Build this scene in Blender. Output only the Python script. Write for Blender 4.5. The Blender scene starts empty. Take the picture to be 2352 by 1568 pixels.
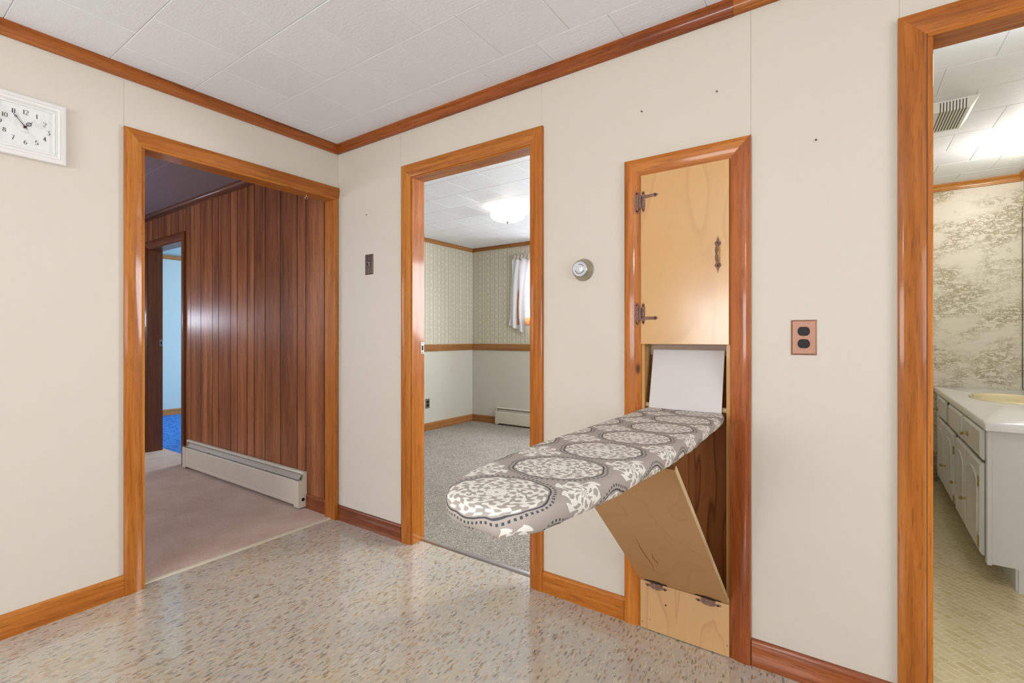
import bpy, bmesh, math, random
from mathutils import Vector, Matrix
R = math.radians
random.seed(7)
SC = bpy.context.scene
COL = SC.collection

# ------------------------------------------------------------------ camera
CAM = (2.76194, -1.96007, 1.2)
cam_d = bpy.data.cameras.new('camera')
cam = bpy.data.objects.new('camera', cam_d)
COL.objects.link(cam)
cam.location = CAM
cam.rotation_euler = (R(90), 0, 0.607664)
cam_d.sensor_width = 36
cam_d.lens = 36 * 1108.214 / 2352
cam_d.shift_y = -(784 - 773.46) / 2352
cam_d.clip_start = 0.02
SC.camera = cam

# ------------------------------------------------------------------ world, exposure
w = bpy.data.worlds.new('world')
SC.world = w
w.use_nodes = True
w.node_tree.nodes['Background'].inputs[0].default_value = (0.72, 0.84, 1.0, 1)
w.node_tree.nodes['Background'].inputs[1].default_value = 1.6
SC.view_settings.view_transform = 'Standard'
SC.view_settings.look = 'None'
SC.view_settings.exposure = 0.14
SC.view_settings.gamma = 1.0
SC.view_settings.use_curve_mapping = False


def area(name, loc, target, size, size_y, power, color):
    d = bpy.data.lights.new(name, 'AREA')
    d.shape = 'RECTANGLE'
    d.size, d.size_y = size, size_y
    d.energy = power
    d.color = color
    o = bpy.data.objects.new(name, d)
    COL.objects.link(o)
    o.location = loc
    v = Vector(target) - Vector(loc)
    o.rotation_euler = v.to_track_quat('-Z', 'Y').to_euler()
    return o


def point(name, loc, power, color, rad=0.08):
    d = bpy.data.lights.new(name, 'POINT')
    d.energy = power
    d.color = color
    d.shadow_soft_size = rad
    o = bpy.data.objects.new(name, d)
    COL.objects.link(o)
    o.location = loc
    return o


DAY = (0.80, 0.88, 1.0)
WARM = (1.0, 0.90, 0.76)
# daylight through windows; the bedroom and hall side lamps are added
area('kitchen_daylight', (1.795, -4.62, 1.33), (1.795, 0, 1.35), 1.5, 0.86, 62, (0.93, 0.97, 1.0))
area('side_daylight', (5.42, -2.1, 1.45), (0, -2.0, 1.2), 1.9, 1.1, 44, (0.95, 0.97, 1.0))
area('bedroom_daylight', (-0.22, 3.62, 1.80), (-0.1, 0.0, 1.0), 0.95, 0.75, 95, (0.88, 0.93, 1.0))
area('bedroom_side_fill', (2.74, 1.9, 1.6), (0, 1.6, 1.2), 1.2, 0.9, 84, (0.93, 0.95, 1.0))  # added fill lamp inside the bedroom, no window on this side
area('hall_side_fill', (-2.1, -2.42, 1.5), (-2.1, 0, 0.5), 1.5, 0.9, 24, (0.95, 0.95, 1.0))  # added fill for planks and carpet, shining through an added window
area('hall_daylight', (-4.62, -1.0, 1.43), (0, -0.9, 1.2), 0.45, 0.18, 6, (0.75, 0.83, 1.0))
area('blue_room_daylight', (-3.6, 4.1, 1.6), (-4.2, 0, 1.0), 1.6, 1.1, 130, (0.90, 0.94, 1.0))

# ------------------------------------------------------------------ node helpers


class NT:
    def __init__(s, name):
        s.m = bpy.data.materials.new(name)
        s.m.use_nodes = True
        s.t = s.m.node_tree
        s.b = s.t.nodes['Principled BSDF']

    def n(s, typ, **kw):
        x = s.t.nodes.new(typ)
        for k, v in kw.items():
            setattr(x, k, v)
        return x

    def l(s, a, b):
        s.t.links.new(a, b)

    def val(s, sock, v):
        if isinstance(v, bpy.types.NodeSocket):
            s.l(v, sock)
        else:
            sock.default_value = v

    def math(s, op, a, b=None, c=None, clamp=False):
        x = s.n('ShaderNodeMath', operation=op)
        x.use_clamp = clamp
        s.val(x.inputs[0], a)
        if b is not None:
            s.val(x.inputs[1], b)
        if c is not None:
            s.val(x.inputs[2], c)
        return x.outputs[0]

    def mix(s, f, a, b, blend='MIX'):
        x = s.n('ShaderNodeMix', data_type='RGBA', blend_type=blend)
        s.val(x.inputs[0], f)
        for i, v in ((6, a), (7, b)):
            if isinstance(v, bpy.types.NodeSocket):
                s.l(v, x.inputs[i])
            else:
                x.inputs[i].default_value = (*v[:3], 1)
        return x.outputs[2]

    def ramp(s, f, stops, mode='LINEAR'):
        x = s.n('ShaderNodeValToRGB')
        s.l(f, x.inputs[0])
        cr = x.color_ramp
        cr.interpolation = mode
        while len(cr.elements) > 1:
            cr.elements.remove(cr.elements[-1])
        cr.elements[0].position = stops[0][0]
        cr.elements[0].color = (*stops[0][1], 1)
        for p, c in stops[1:]:
            e = cr.elements.new(p)
            e.color = (*c, 1)
        return x.outputs[0]

    def coord(s, scale=(1, 1, 1), loc=(0, 0, 0), rot=(0, 0, 0), rand=0.0):
        tc = s.n('ShaderNodeTexCoord')
        mp = s.n('ShaderNodeMapping')
        mp.inputs['Location'].default_value = loc
        mp.inputs['Rotation'].default_value = rot
        mp.inputs['Scale'].default_value = scale
        src = tc.outputs['Object']
        if rand:
            oi = s.n('ShaderNodeObjectInfo')
            vm = s.n('ShaderNodeVectorMath', operation='ADD')
            k = s.math('MULTIPLY', oi.outputs['Random'], rand)
            cx = s.n('ShaderNodeCombineXYZ')
            for i in range(3):
                s.l(k, cx.inputs[i])
            s.l(src, vm.inputs[0])
            s.l(cx.outputs[0], vm.inputs[1])
            src = vm.outputs[0]
        s.l(src, mp.inputs[0])
        return mp.outputs[0]

    def noise(s, vec, scale=5, detail=3, rough=0.5, dist=0.0):
        x = s.n('ShaderNodeTexNoise')
        s.l(vec, x.inputs['Vector'])
        x.inputs['Scale'].default_value = scale
        x.inputs['Detail'].default_value = detail
        x.inputs['Roughness'].default_value = rough
        x.inputs['Distortion'].default_value = dist
        return x.outputs[0]

    def voro(s, vec, scale=5, feature='F1', rnd=1.0):
        x = s.n('ShaderNodeTexVoronoi', feature=feature)
        s.l(vec, x.inputs['Vector'])
        x.inputs['Scale'].default_value = scale
        x.inputs['Randomness'].default_value = rnd
        return x.outputs

    def bump(s, h, strength=0.3, dist=0.01):
        x = s.n('ShaderNodeBump')
        s.val(x.inputs['Height'], h)
        x.inputs['Strength'].default_value = strength
        x.inputs['Distance'].default_value = dist
        s.l(x.outputs[0], s.b.inputs['Normal'])
        return x

    def set(s, color=None, rough=None, metal=None, coat=None, coat_rough=0.05, spec=None, emit=None, estr=1.0):
        b = s.b.inputs
        if color is not None:
            if isinstance(color, bpy.types.NodeSocket):
                s.l(color, b['Base Color'])
            else:
                b['Base Color'].default_value = (*color[:3], 1)
        if rough is not None:
            s.val(b['Roughness'], rough)
        if metal is not None:
            b['Metallic'].default_value = metal
        if coat is not None:
            b['Coat Weight'].default_value = coat
            b['Coat Roughness'].default_value = coat_rough
        if spec is not None:
            b['Specular IOR Level'].default_value = spec
        if emit is not None:
            b['Emission Color'].default_value = (*emit, 1)
            b['Emission Strength'].default_value = estr
        return s.m


def srgb(r, g, b):
    f = lambda c: (c / 255 / 12.92) if c / 255 <= 0.04045 else ((c / 255 + 0.055) / 1.055) ** 2.4
    return (f(r), f(g), f(b))


def plain(name, c, rough=0.5, metal=0.0, coat=None, spec=None, bump=None, emit=None, estr=1.0, var=0.04):
    n = NT(name)
    v = n.noise(n.coord((1, 1, 1)), 9, 3)
    col = n.mix(v, tuple(x * (1 - var) for x in c), tuple(min(1, x * (1 + var)) for x in c))
    if bump:
        n.bump(n.noise(n.coord(), bump[0], 3), bump[1], 0.002)
    return n.set(col, rough, metal, coat, spec=spec, emit=emit, estr=estr)


def wood(name, dark, mid, light, axis='Z', rough=0.42, coat=0.35, coat_rough=0.09, gscale=1.0, rand=7.0, pores=0.5, var=0.25, knots=False):
    """varnished softwood: stretched grain along one axis, pores, slow colour drift, a few knots"""
    n = NT(name)
    st = {'X': (0.06, 1, 1), 'Y': (1, 0.06, 1), 'Z': (1, 1, 0.06)}[axis]
    slow = n.noise(n.coord((st[0] * 3, st[1] * 3, st[2] * 3), rand=rand), 2.2 * gscale, 2)
    g = n.noise(n.coord(tuple(a * 10 for a in st), rand=rand), 4.2 * gscale, 4, 0.6, 0.8)
    f = n.math('ADD', n.math('MULTIPLY', slow, 0.55), n.math('MULTIPLY', g, 0.45))
    col = n.ramp(f, [(0.34, dark), (0.5, mid), (0.66, light)])
    fine = n.noise(n.coord(tuple(a * 30 for a in st), rand=rand), 7 * gscale, 2, 0.6)
    pm = n.ramp(fine, [(0.30, (pores,) * 3), (0.42, (0, 0, 0))])
    col = n.mix(pm, col, tuple(c * 0.45 for c in dark))
    if knots:
        kst = {'X': (0.35, 1, 1), 'Y': (1, 0.35, 1), 'Z': (1, 1, 0.45)}[axis]
        vo = n.voro(n.coord(kst, rand=rand), 3.1)
        km = n.ramp(vo['Distance'], [(0.022, (1, 1, 1)), (0.045, (0, 0, 0))])
        col = n.mix(km, col, tuple(c * 0.3 for c in dark))
    oi = n.n('ShaderNodeObjectInfo')
    hv = n.n('ShaderNodeHueSaturation')
    n.l(col, hv.inputs['Color'])
    n.val(hv.inputs['Value'], n.math('ADD', n.math('MULTIPLY', oi.outputs['Random'], var), 1 - var / 2))
    n.bump(n.math('ADD', n.math('MULTIPLY', fine, 0.3), n.noise(n.coord((8, 8, 8)), 3, 2)), 0.10, 0.004)
    return n.set(hv.outputs[0], rough, coat=coat, coat_rough=coat_rough, spec=0.3)


# ------------------------------------------------------------------ materials
OR_D, OR_M, OR_L = srgb(138, 70, 10), srgb(184, 106, 28), srgb(206, 134, 52)
M = {}
for ax in 'XYZ':
    M['trim' + ax] = wood('varnished_pine_' + ax.lower(), OR_D, OR_M, OR_L, ax, knots=True)
M['trimred'] = wood('red_pine', srgb(120, 56, 18), srgb(160, 82, 32), srgb(188, 108, 50), 'Z', coat=0.5)
M['basered'] = wood('baseboard_pine', srgb(98, 42, 14), srgb(140, 70, 30), srgb(176, 100, 46), 'X')
M['crownX'] = wood('crown_pine_x', srgb(92, 38, 8), srgb(142, 70, 22), srgb(172, 96, 38), 'X', rough=0.28)
M['crownY'] = wood('crown_pine_y', srgb(96, 42, 10), srgb(150, 80, 28), srgb(176, 102, 42), 'Y', rough=0.28)
M['plank'] = wood('mahogany_panelling', srgb(112, 58, 30), srgb(154, 90, 52), srgb(186, 120, 72), 'Z', rough=0.34, coat=0.3, coat_rough=0.22, gscale=1.6, var=0.34)
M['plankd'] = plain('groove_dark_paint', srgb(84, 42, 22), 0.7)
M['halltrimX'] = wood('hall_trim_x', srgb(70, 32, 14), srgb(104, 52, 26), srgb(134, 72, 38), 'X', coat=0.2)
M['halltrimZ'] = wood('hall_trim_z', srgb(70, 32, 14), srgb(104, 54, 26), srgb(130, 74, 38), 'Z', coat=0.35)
M['fartrimX'] = wood('far_trim_x', srgb(134, 84, 40), srgb(160, 108, 58), srgb(178, 126, 74), 'X', coat=0.2, rough=0.45)
M['fartrimY'] = wood('far_trim_y', srgb(134, 84, 40), srgb(160, 108, 58), srgb(178, 126, 74), 'Y', coat=0.2, rough=0.45)
M['bathtrim'] = wood('bath_trim', srgb(150, 90, 26), srgb(190, 124, 48), srgb(206, 146, 70), 'X', coat=0.5)


def ply(name, dark, light, axis='Z', scale=1.0, contrast=1.0, coat=0.35, rough=0.3, fold=7.0, zs=0.25):
    n = NT(name)
    st = {'X': (0.25, 1, 1), 'Z': (1, 1, zs)}[axis]
    base = n.coord(tuple(a * scale for a in st), rand=3.0)
    nz = n.noise(base, 3.0, 2, 0.5, 0.4)
    rings = n.math('FRACT', n.math('MULTIPLY', nz, fold))
    line = n.ramp(rings, [(0.0, (0, 0, 0)), (0.78, (1 * 0.25,) * 3), (0.93, (1, 1, 1)), (1.0, (0, 0, 0))])
    fine = n.noise(n.coord(tuple(a * 40 for a in st)), 3, 3)
    col = n.mix(n.math('MULTIPLY', line, contrast), light, dark)
    col = n.mix(n.math('MULTIPLY', fine, 0.35), col, tuple(0.5 * (a + b) for a, b in zip(dark, light)))
    return n.set(col, rough, coat=coat, coat_rough=0.15)


M['maple'] = ply('maple_plywood', srgb(186, 134, 78), srgb(214, 166, 104), contrast=0.34, rough=0.28, coat=0.55)
M['birch'] = ply('birch_plywood', srgb(186, 136, 86), srgb(214, 172, 120), contrast=0.6, scale=1.8, rough=0.38, coat=0.2)
M['support'] = ply('aged_plywood', srgb(160, 114, 64), srgb(190, 146, 96), contrast=0.3, rough=0.45, coat=0.1)
M['fir'] = ply('fir_plywood', srgb(96, 46, 16), srgb(166, 104, 52), contrast=0.9, scale=2.2, fold=7, rough=0.5, zs=0.10, coat=0.15)
M['edge'] = wood('pale_edge_wood', srgb(190, 160, 112), srgb(208, 180, 132), srgb(220, 196, 152), 'Z', coat=0.1, rough=0.5, pores=0.15, var=0.1)
M['strip'] = wood('pale_strip_wood', srgb(190, 138, 76), srgb(208, 158, 94), srgb(222, 178, 118), 'Z', coat=0.2, pores=0.15, var=0.1)
M['rough_end'] = plain('rough_plywood_end', srgb(128, 84, 40), 0.9, bump=(180, 0.8), var=0.3)
M['shelfgray'] = plain('veiled_brush_wood', srgb(196, 172, 154), 0.8, bump=(160, 0.5), var=0.2)


def wall_mat(name, c, grain=0.05):
    n = NT(name)
    v = n.noise(n.coord((40, 40, 0.8)), 2.5, 3, 0.6)
    big = n.noise(n.coord((1, 1, 1)), 1.3, 2)
    col = n.mix(v, tuple(x * (1 - grain) for x in c), tuple(min(1, x * (1 + grain)) for x in c))
    col = n.mix(n.math('MULTIPLY', big, 0.5), col, tuple(x * 0.97 for x in c))
    n.bump(v, 0.02, 0.003)
    return n.set(col, 0.5, spec=0.35)


M['wall'] = wall_mat('cream_wall_panel', srgb(217, 209, 197), 0.014)
M['seam'] = plain('panel_seam_caulk', srgb(196, 184, 166), 0.8)
M['lowwall'] = wall_mat('pale_sage_wainscot', srgb(206, 204, 190))
M['bluewall'] = wall_mat('pale_aqua_wall', srgb(192, 214, 216))
M['white'] = plain('white_paint', srgb(226, 224, 218), 0.5, var=0.02)


def tile_mat(name, c, b=0.35):
    n = NT(name)
    h = n.noise(n.coord((1, 1, 1), rand=11), 60, 4, 0.65)
    h2 = n.noise(n.coord((1, 3, 1), rand=11), 26, 3, 0.6)
    n.bump(n.math('ADD', h, h2), b, 0.004)
    oi = n.n('ShaderNodeObjectInfo')
    col = n.mix(oi.outputs['Random'], tuple(x * 0.975 for x in c), c)
    return n.set(col, 0.6, spec=0.3)


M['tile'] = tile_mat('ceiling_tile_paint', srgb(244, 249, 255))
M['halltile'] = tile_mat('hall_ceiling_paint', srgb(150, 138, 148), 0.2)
M['tileback'] = plain('ceiling_backing', srgb(150, 150, 148), 0.8)


def floor_mat():
    n = NT('flecked_linoleum')
    big = n.noise(n.coord((1, 0.8, 1)), 3.2, 4, 0.65)
    base = n.ramp(big, [(0.35, srgb(196, 182, 154)), (0.50, srgb(194, 190, 180)), (0.66, srgb(182, 181, 177))])
    mott = n.noise(n.coord((1, 0.35, 1), loc=(3, 1, 0)), 75, 4, 0.7)
    col = n.mix(n.ramp(mott, [(0.40, (0, 0, 0)), (0.60, (1, 1, 1))]), n.mix(0.4, base, srgb(208, 192, 166)), n.mix(0.35, base, srgb(180, 172, 164)))
    for i, (sc, stx, col2, lo, hi, sz) in enumerate([
            (95, (1, 0.36, 1), srgb(214, 200, 176), 0.0, 0.40, 0.42),
            (88, (1, 0.34, 1), srgb(180, 146, 106), 0.0, 0.40, 0.42),
            (84, (1, 0.30, 1), srgb(124, 112, 104), 0.0, 0.30, 0.34),
            (100, (1, 0.34, 1), srgb(92, 80, 72), 0.0, 0.16, 0.36),
            (110, (1, 0.34, 1), srgb(222, 214, 200), 0.0, 0.20, 0.34),
            (90, (1, 0.34, 1), srgb(140, 146, 140), 0.0, 0.20, 0.36)]):
        warp = n.noise(n.coord((1, 0.6, 1), loc=(i, 0, 0)), 45, 2)
        vec = n.coord(stx, loc=(i * 3.7, i * 1.3, 0), rot=(0, 0, 0.15 * (i - 2)))
        vm = n.n('ShaderNodeVectorMath', operation='ADD')
        cx = n.n('ShaderNodeCombineXYZ')
        n.l(n.math('MULTIPLY', warp, 0.02), cx.inputs[0])
        n.l(n.math('MULTIPLY', warp, -0.015), cx.inputs[1])
        n.l(vec, vm.inputs[0])
        n.l(cx.outputs[0], vm.inputs[1])
        vo = n.voro(vm.outputs[0], sc)
        sep = n.n('ShaderNodeSeparateColor')
        n.l(vo['Color'], sep.inputs[0])
        pick = n.math('LESS_THAN', sep.outputs[0], hi)
        size = n.math('ADD', n.math('MULTIPLY', sep.outputs[1], 0.18), sz - 0.12)
        shape = n.math('LESS_THAN', vo['Distance'], size)
        col = n.mix(n.math('MULTIPLY', n.math('MULTIPLY', pick, shape), 0.62), col, col2)
    n.bump(n.noise(n.coord(), 7, 3), 0.05, 0.01)
    rr = n.math('ADD', n.math('MULTIPLY', n.noise(n.coord(), 2.0, 3), 0.14), 0.10)
    return n.set(col, rr, coat=0.55, coat_rough=0.07, spec=0.5)


M['floor'] = floor_mat()


def carpet(name, c1, c2, c3=None, scale=180, bump=0.5, big=2.5):
    n = NT(name)
    v = n.noise(n.coord(), scale, 3, 0.7)
    b = n.noise(n.coord(), big, 4, 0.6)
    col = n.ramp(n.math('ADD', n.math('MULTIPLY', v, 0.5), n.math('MULTIPLY', b, 0.5)), [(0.36, c1), (0.62, c2)])
    if c3:
        vo = n.voro(n.coord(), scale * 0.9)
        sep = n.n('ShaderNodeSeparateColor')
        n.l(vo['Color'], sep.inputs[0])
        col = n.mix(n.math('MULTIPLY', n.math('LESS_THAN', sep.outputs[0], 0.24), 0.8), col, c3)
        col = n.mix(n.math('MULTIPLY', n.math('LESS_THAN', sep.outputs[1], 0.2), 0.6), col, srgb(226, 220, 208))
    n.bump(v, bump, 0.01)
    return n.set(col, 0.95, spec=0.1)


M['hallcarpet'] = carpet('mauve_carpet', srgb(200, 172, 156), srgb(226, 208, 196))
M['speckcarpet'] = carpet('speckled_berber', srgb(150, 142, 132), srgb(176, 170, 160), srgb(116, 108, 98), scale=230)
M['bluecarpet'] = carpet('blue_shag', srgb(24, 84, 176), srgb(96, 158, 228), scale=60, big=16)


def bathfloor():
    n = NT('lattice_vinyl')
    tc = n.coord((1, 1, 1), rot=(0, 0, R(45)))
    br = n.n('ShaderNodeTexBrick')
    n.l(tc, br.inputs['Vector'])
    br.inputs['Color1'].default_value = (*srgb(230, 214, 170), 1)
    br.inputs['Color2'].default_value = (*srgb(216, 198, 150), 1)
    br.inputs['Mortar'].default_value = (*srgb(240, 230, 196), 1)
    br.inputs['Scale'].default_value = 1.0
    br.inputs['Brick Width'].default_value = 0.075
    br.inputs['Row Height'].default_value = 0.034
    br.inputs['Mortar Size'].default_value = 0.0028
    tc2 = n.coord((1, 1, 1), rot=(0, 0, R(-45)))
    br2 = n.n('ShaderNodeTexBrick')
    n.l(tc2, br2.inputs['Vector'])
    br2.inputs['Brick Width'].default_value = 0.165
    br2.inputs['Row Height'].default_value = 0.085
    br2.inputs['Scale'].default_value = 1.0
    br2.inputs['Mortar Size'].default_value = 0.004
    col = n.mix(br2.outputs['Fac'], br.outputs['Color'], srgb(230, 216, 170))
    h = n.math('ADD', n.math('MULTIPLY', br.outputs['Fac'], -1.0), n.math('MULTIPLY', n.noise(tc, 30, 2), 0.4))
    n.bump(h, 0.5, 0.003)
    return n.set(col, 0.16, coat=0.6, coat_rough=0.08)


M['bathfloor'] = bathfloor()


def stripes_paper(name, along):
    """cream and sage striped wallpaper with chains of small oval motifs"""
    n = NT(name)
    tc = n.n('ShaderNodeTexCoord')
    sp = n.n('ShaderNodeSeparateXYZ')
    n.l(tc.outputs['Object'], sp.inputs[0])
    u = sp.outputs[0 if along == 'X' else 1]
    z = sp.outputs[2]
    P = 0.145
    f = n.math('FRACT', n.math('DIVIDE', u, P))
    col = n.ramp(f, [(0.0, srgb(214, 210, 192)), (0.18, srgb(198, 192, 172)), (0.23, srgb(222, 218, 202)), (0.28, srgb(196, 190, 166)),
                     (0.46, srgb(222, 218, 202)), (0.50, srgb(198, 192, 172)), (0.62, srgb(208, 203, 182)), (0.68, srgb(198, 192, 172)),
                     (0.72, srgb(222, 218, 202)), (0.78, srgb(190, 185, 160)), (0.95, srgb(222, 218, 202))], 'CONSTANT')
    du = n.math('DIVIDE', n.math('SUBTRACT', f, 0.11), 0.072)
    dz = n.math('DIVIDE', n.math('SUBTRACT', n.math('FRACT', n.math('DIVIDE', z, 0.055)), 0.5), 0.40)
    r = n.math('SQRT', n.math('ADD', n.math('MULTIPLY', du, du), n.math('MULTIPLY', dz, dz)))
    ring = n.ramp(r, [(0.35, (0.5, 0.5, 0.5)), (0.5, (0, 0, 0)), (0.6, (1, 1, 1)), (0.95, (1, 1, 1)), (1.0, (0, 0, 0))], 'CONSTANT')
    col = n.mix(n.math('MULTIPLY', ring, 0.7), col, srgb(172, 166, 146))
    du = n.math('DIVIDE', n.math('SUBTRACT', f, 0.60), 0.045)
    dz = n.math('DIVIDE', n.math('SUBTRACT', n.math('FRACT', n.math('DIVIDE', z, 0.085)), 0.5), 0.22)
    r = n.math('SQRT', n.math('ADD', n.math('MULTIPLY', du, du), n.math('MULTIPLY', dz, dz)))
    col = n.mix(n.math('LESS_THAN', r, 1.0), col, srgb(226, 222, 206))
    return n.set(col, 0.6, spec=0.3)


M['paperX'] = stripes_paper('striped_wallpaper_x', 'X')
M['paperY'] = stripes_paper('striped_wallpaper_y', 'Y')


def marble_paper():
    n = NT('marbled_wallpaper')
    a = n.noise(n.coord((1, 1, 1.5)), 3.0, 3, 0.5, 0.4)
    b = n.noise(n.coord((1, 1, 1.9)), 12, 7, 0.8, 0.25)
    vein = n.math('ABSOLUTE', n.math('SUBTRACT', b, 0.5))
    m1 = n.ramp(vein, [(0.0, (1, 1, 1)), (0.022, (0.8, 0.8, 0.8)), (0.05, (0, 0, 0))])
    m2 = n.ramp(a, [(0.42, (0, 0, 0)), (0.57, (1, 1, 1))])
    blot = n.ramp(n.noise(n.coord((1, 1, 1.4)), 8, 6, 0.75, 0.2), [(0.58, (0, 0, 0)), (0.68, (1, 1, 1))])
    col = n.mix(n.math('MULTIPLY', blot, 0.6), srgb(232, 226, 208), srgb(190, 176, 126))
    col = n.mix(n.math('MULTIPLY', n.math('MULTIPLY', m1, m2), 0.9), col, srgb(150, 136, 92))
    return n.set(col, 0.36, spec=0.4)


M['marble'] = marble_paper()
M['cream'] = plain('heater_cream_enamel', srgb(214, 206, 190), 0.4)
M['heatdark'] = plain('heater_shadow_metal', srgb(96, 86, 78), 0.5, metal=0.3)
M['heatgray'] = plain('heater_damper_metal', srgb(176, 168, 156), 0.4)
M['toe'] = plain('dark_toe', srgb(46, 38, 32), 0.8)
M['copper'] = NT('hammered_copper')
_n = M['copper']
_v = _n.voro(_n.coord(), 430)
_n.bump(_v['Distance'], 0.9, 0.004)
M['copper'] = _n.set(_n.mix(_n.ramp(_v['Distance'], [(0.1, (0, 0, 0)), (0.6, (1, 1, 1))]), srgb(236, 206, 194), srgb(142, 96, 78)), 0.35, 0.3)
n_ = NT('copper_plate')
_v = n_.noise(n_.coord(), 300, 3)
n_.bump(_v, 0.5, 0.002)
M['plate'] = n_.set(n_.mix(_v, srgb(140, 96, 78), srgb(190, 146, 124)), 0.4, 0.55)
M['brownplate'] = plain('dark_brown_plate', srgb(82, 66, 56), 0.3, metal=0.5)
M['blackplug'] = plain('dark_brown_bakelite', srgb(30, 20, 18), 0.35, spec=0.15)
M['slot'] = plain('slot_black', (0.005, 0.004, 0.004), 0.6)
M['screw'] = plain('screw_dark_metal', srgb(70, 48, 40), 0.35, metal=0.8)
M['nickel'] = plain('brushed_nickel', srgb(150, 146, 138), 0.35, metal=0.8)
M['steel'] = plain('bright_steel', srgb(222, 222, 226), 0.2, metal=0.95)
M['thermo'] = plain('champagne_thermostat', srgb(172, 164, 146), 0.3, metal=0.7)
M['dialwhite'] = plain('silver_dial', srgb(214, 218, 226), 0.3, metal=0.2)
M['brass'] = plain('aged_brass', srgb(176, 152, 92), 0.3, metal=0.9)
M['clockwhite'] = plain('clock_white_plastic', srgb(238, 236, 234), 0.35, var=0.01)
n_ = NT('clock_face_print')
M['clockface'] = n_.set(n_.mix(n_.ramp(n_.noise(n_.coord(), 22, 4, 0.7), [(0.5, (0, 0, 0)), (0.75, (1, 1, 1))]), srgb(232, 233, 231), srgb(212, 216, 214)), 0.25)
M['ink'] = plain('clock_ink', srgb(62, 62, 64), 0.5)
M['handblack'] = plain('clock_hand_black', srgb(28, 28, 30), 0.4)
M['handgray'] = plain('clock_second_hand_gray', srgb(132, 130, 126), 0.4)
M['threshold'] = plain('cream_threshold_vinyl', srgb(214, 206, 182), 0.4)
M['alum'] = plain('aluminium_strip', srgb(186, 184, 184), 0.3, metal=0.85)
M['counter'] = NT('white_marbled_laminate')
_n = M['counter']
_v = _n.noise(_n.coord(), 16, 5, 0.7, 1.5)
M['counter'] = _n.set(_n.mix(_n.ramp(_n.math('ABSOLUTE', _n.math('SUBTRACT', _v, 0.5)), [(0.0, (0.35,) * 3), (0.006, (0, 0, 0))]), srgb(240, 240, 240), srgb(206, 206, 208)), 0.22, coat=0.3)
M['cabwhite'] = plain('cabinet_white_enamel', srgb(224, 222, 221), 0.3, var=0.015)
M['sink'] = plain('cream_porcelain', srgb(234, 222, 182), 0.1, coat=0.6, var=0.01)
M['mirror'] = plain('mirror_glass', (0.85, 0.87, 0.86), 0.02, metal=1.0, var=0.0)
M['vent'] = plain('vent_cream_plastic', srgb(236, 234, 226), 0.45)
M['gap'] = plain('shadow_gap', srgb(40, 34, 30), 0.9)
M['louvre'] = plain('louvre_slot_grey', srgb(84, 80, 72), 0.9)
M['iron_rest'] = plain('grey_white_board', srgb(214, 207, 204), 0.55, var=0.03, bump=(30, 0.05))
n_ = NT('sheer_curtain')
n_.b.inputs['Transmission Weight'].default_value = 0.0
tr = n_.n('ShaderNodeBsdfTranslucent')
tr.inputs[0].default_value = (*srgb(236, 238, 246), 1)
mx = n_.n('ShaderNodeMixShader')
mx.inputs[0].default_value = 0.035
out = [x for x in n_.t.nodes if x.type == 'OUTPUT_MATERIAL'][0]
n_.l(n_.b.outputs[0], mx.inputs[1])
n_.l(tr.outputs[0], mx.inputs[2])
n_.l(mx.outputs[0], out.inputs[0])
M['sheer'] = n_.set(n_.mix(n_.noise(n_.coord((30, 30, 30)), 8, 2), srgb(222, 220, 226), srgb(240, 240, 246)), 0.8)
M['ruffle'] = plain('shaded_sheer_heading', srgb(196, 186, 176), 0.85)  # same curtain fabric gathered denser, its shade put into the colour
n_ = NT('window_glass')
gl = n_.n('ShaderNodeBsdfTransparent')
gg = n_.n('ShaderNodeBsdfGlossy')
gg.inputs['Roughness'].default_value = 0.02
mx = n_.n('ShaderNodeMixShader')
mx.inputs[0].default_value = 0.07
out = [x for x in n_.t.nodes if x.type == 'OUTPUT_MATERIAL'][0]
n_.l(gl.outputs[0], mx.inputs[1])
n_.l(gg.outputs[0], mx.inputs[2])
n_.l(mx.outputs[0], out.inputs[0])
M['glass'] = n_.m
M['globe'] = plain('frosted_lamp_glass', (0.9, 0.88, 0.82), 0.4, emit=(1.0, 0.97, 0.92), estr=0.9)
M['bulbbar'] = plain('vanity_bulb_glass', (0.95, 0.93, 0.88), 0.4, emit=(1.0, 0.93, 0.82), estr=10.0)


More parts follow.
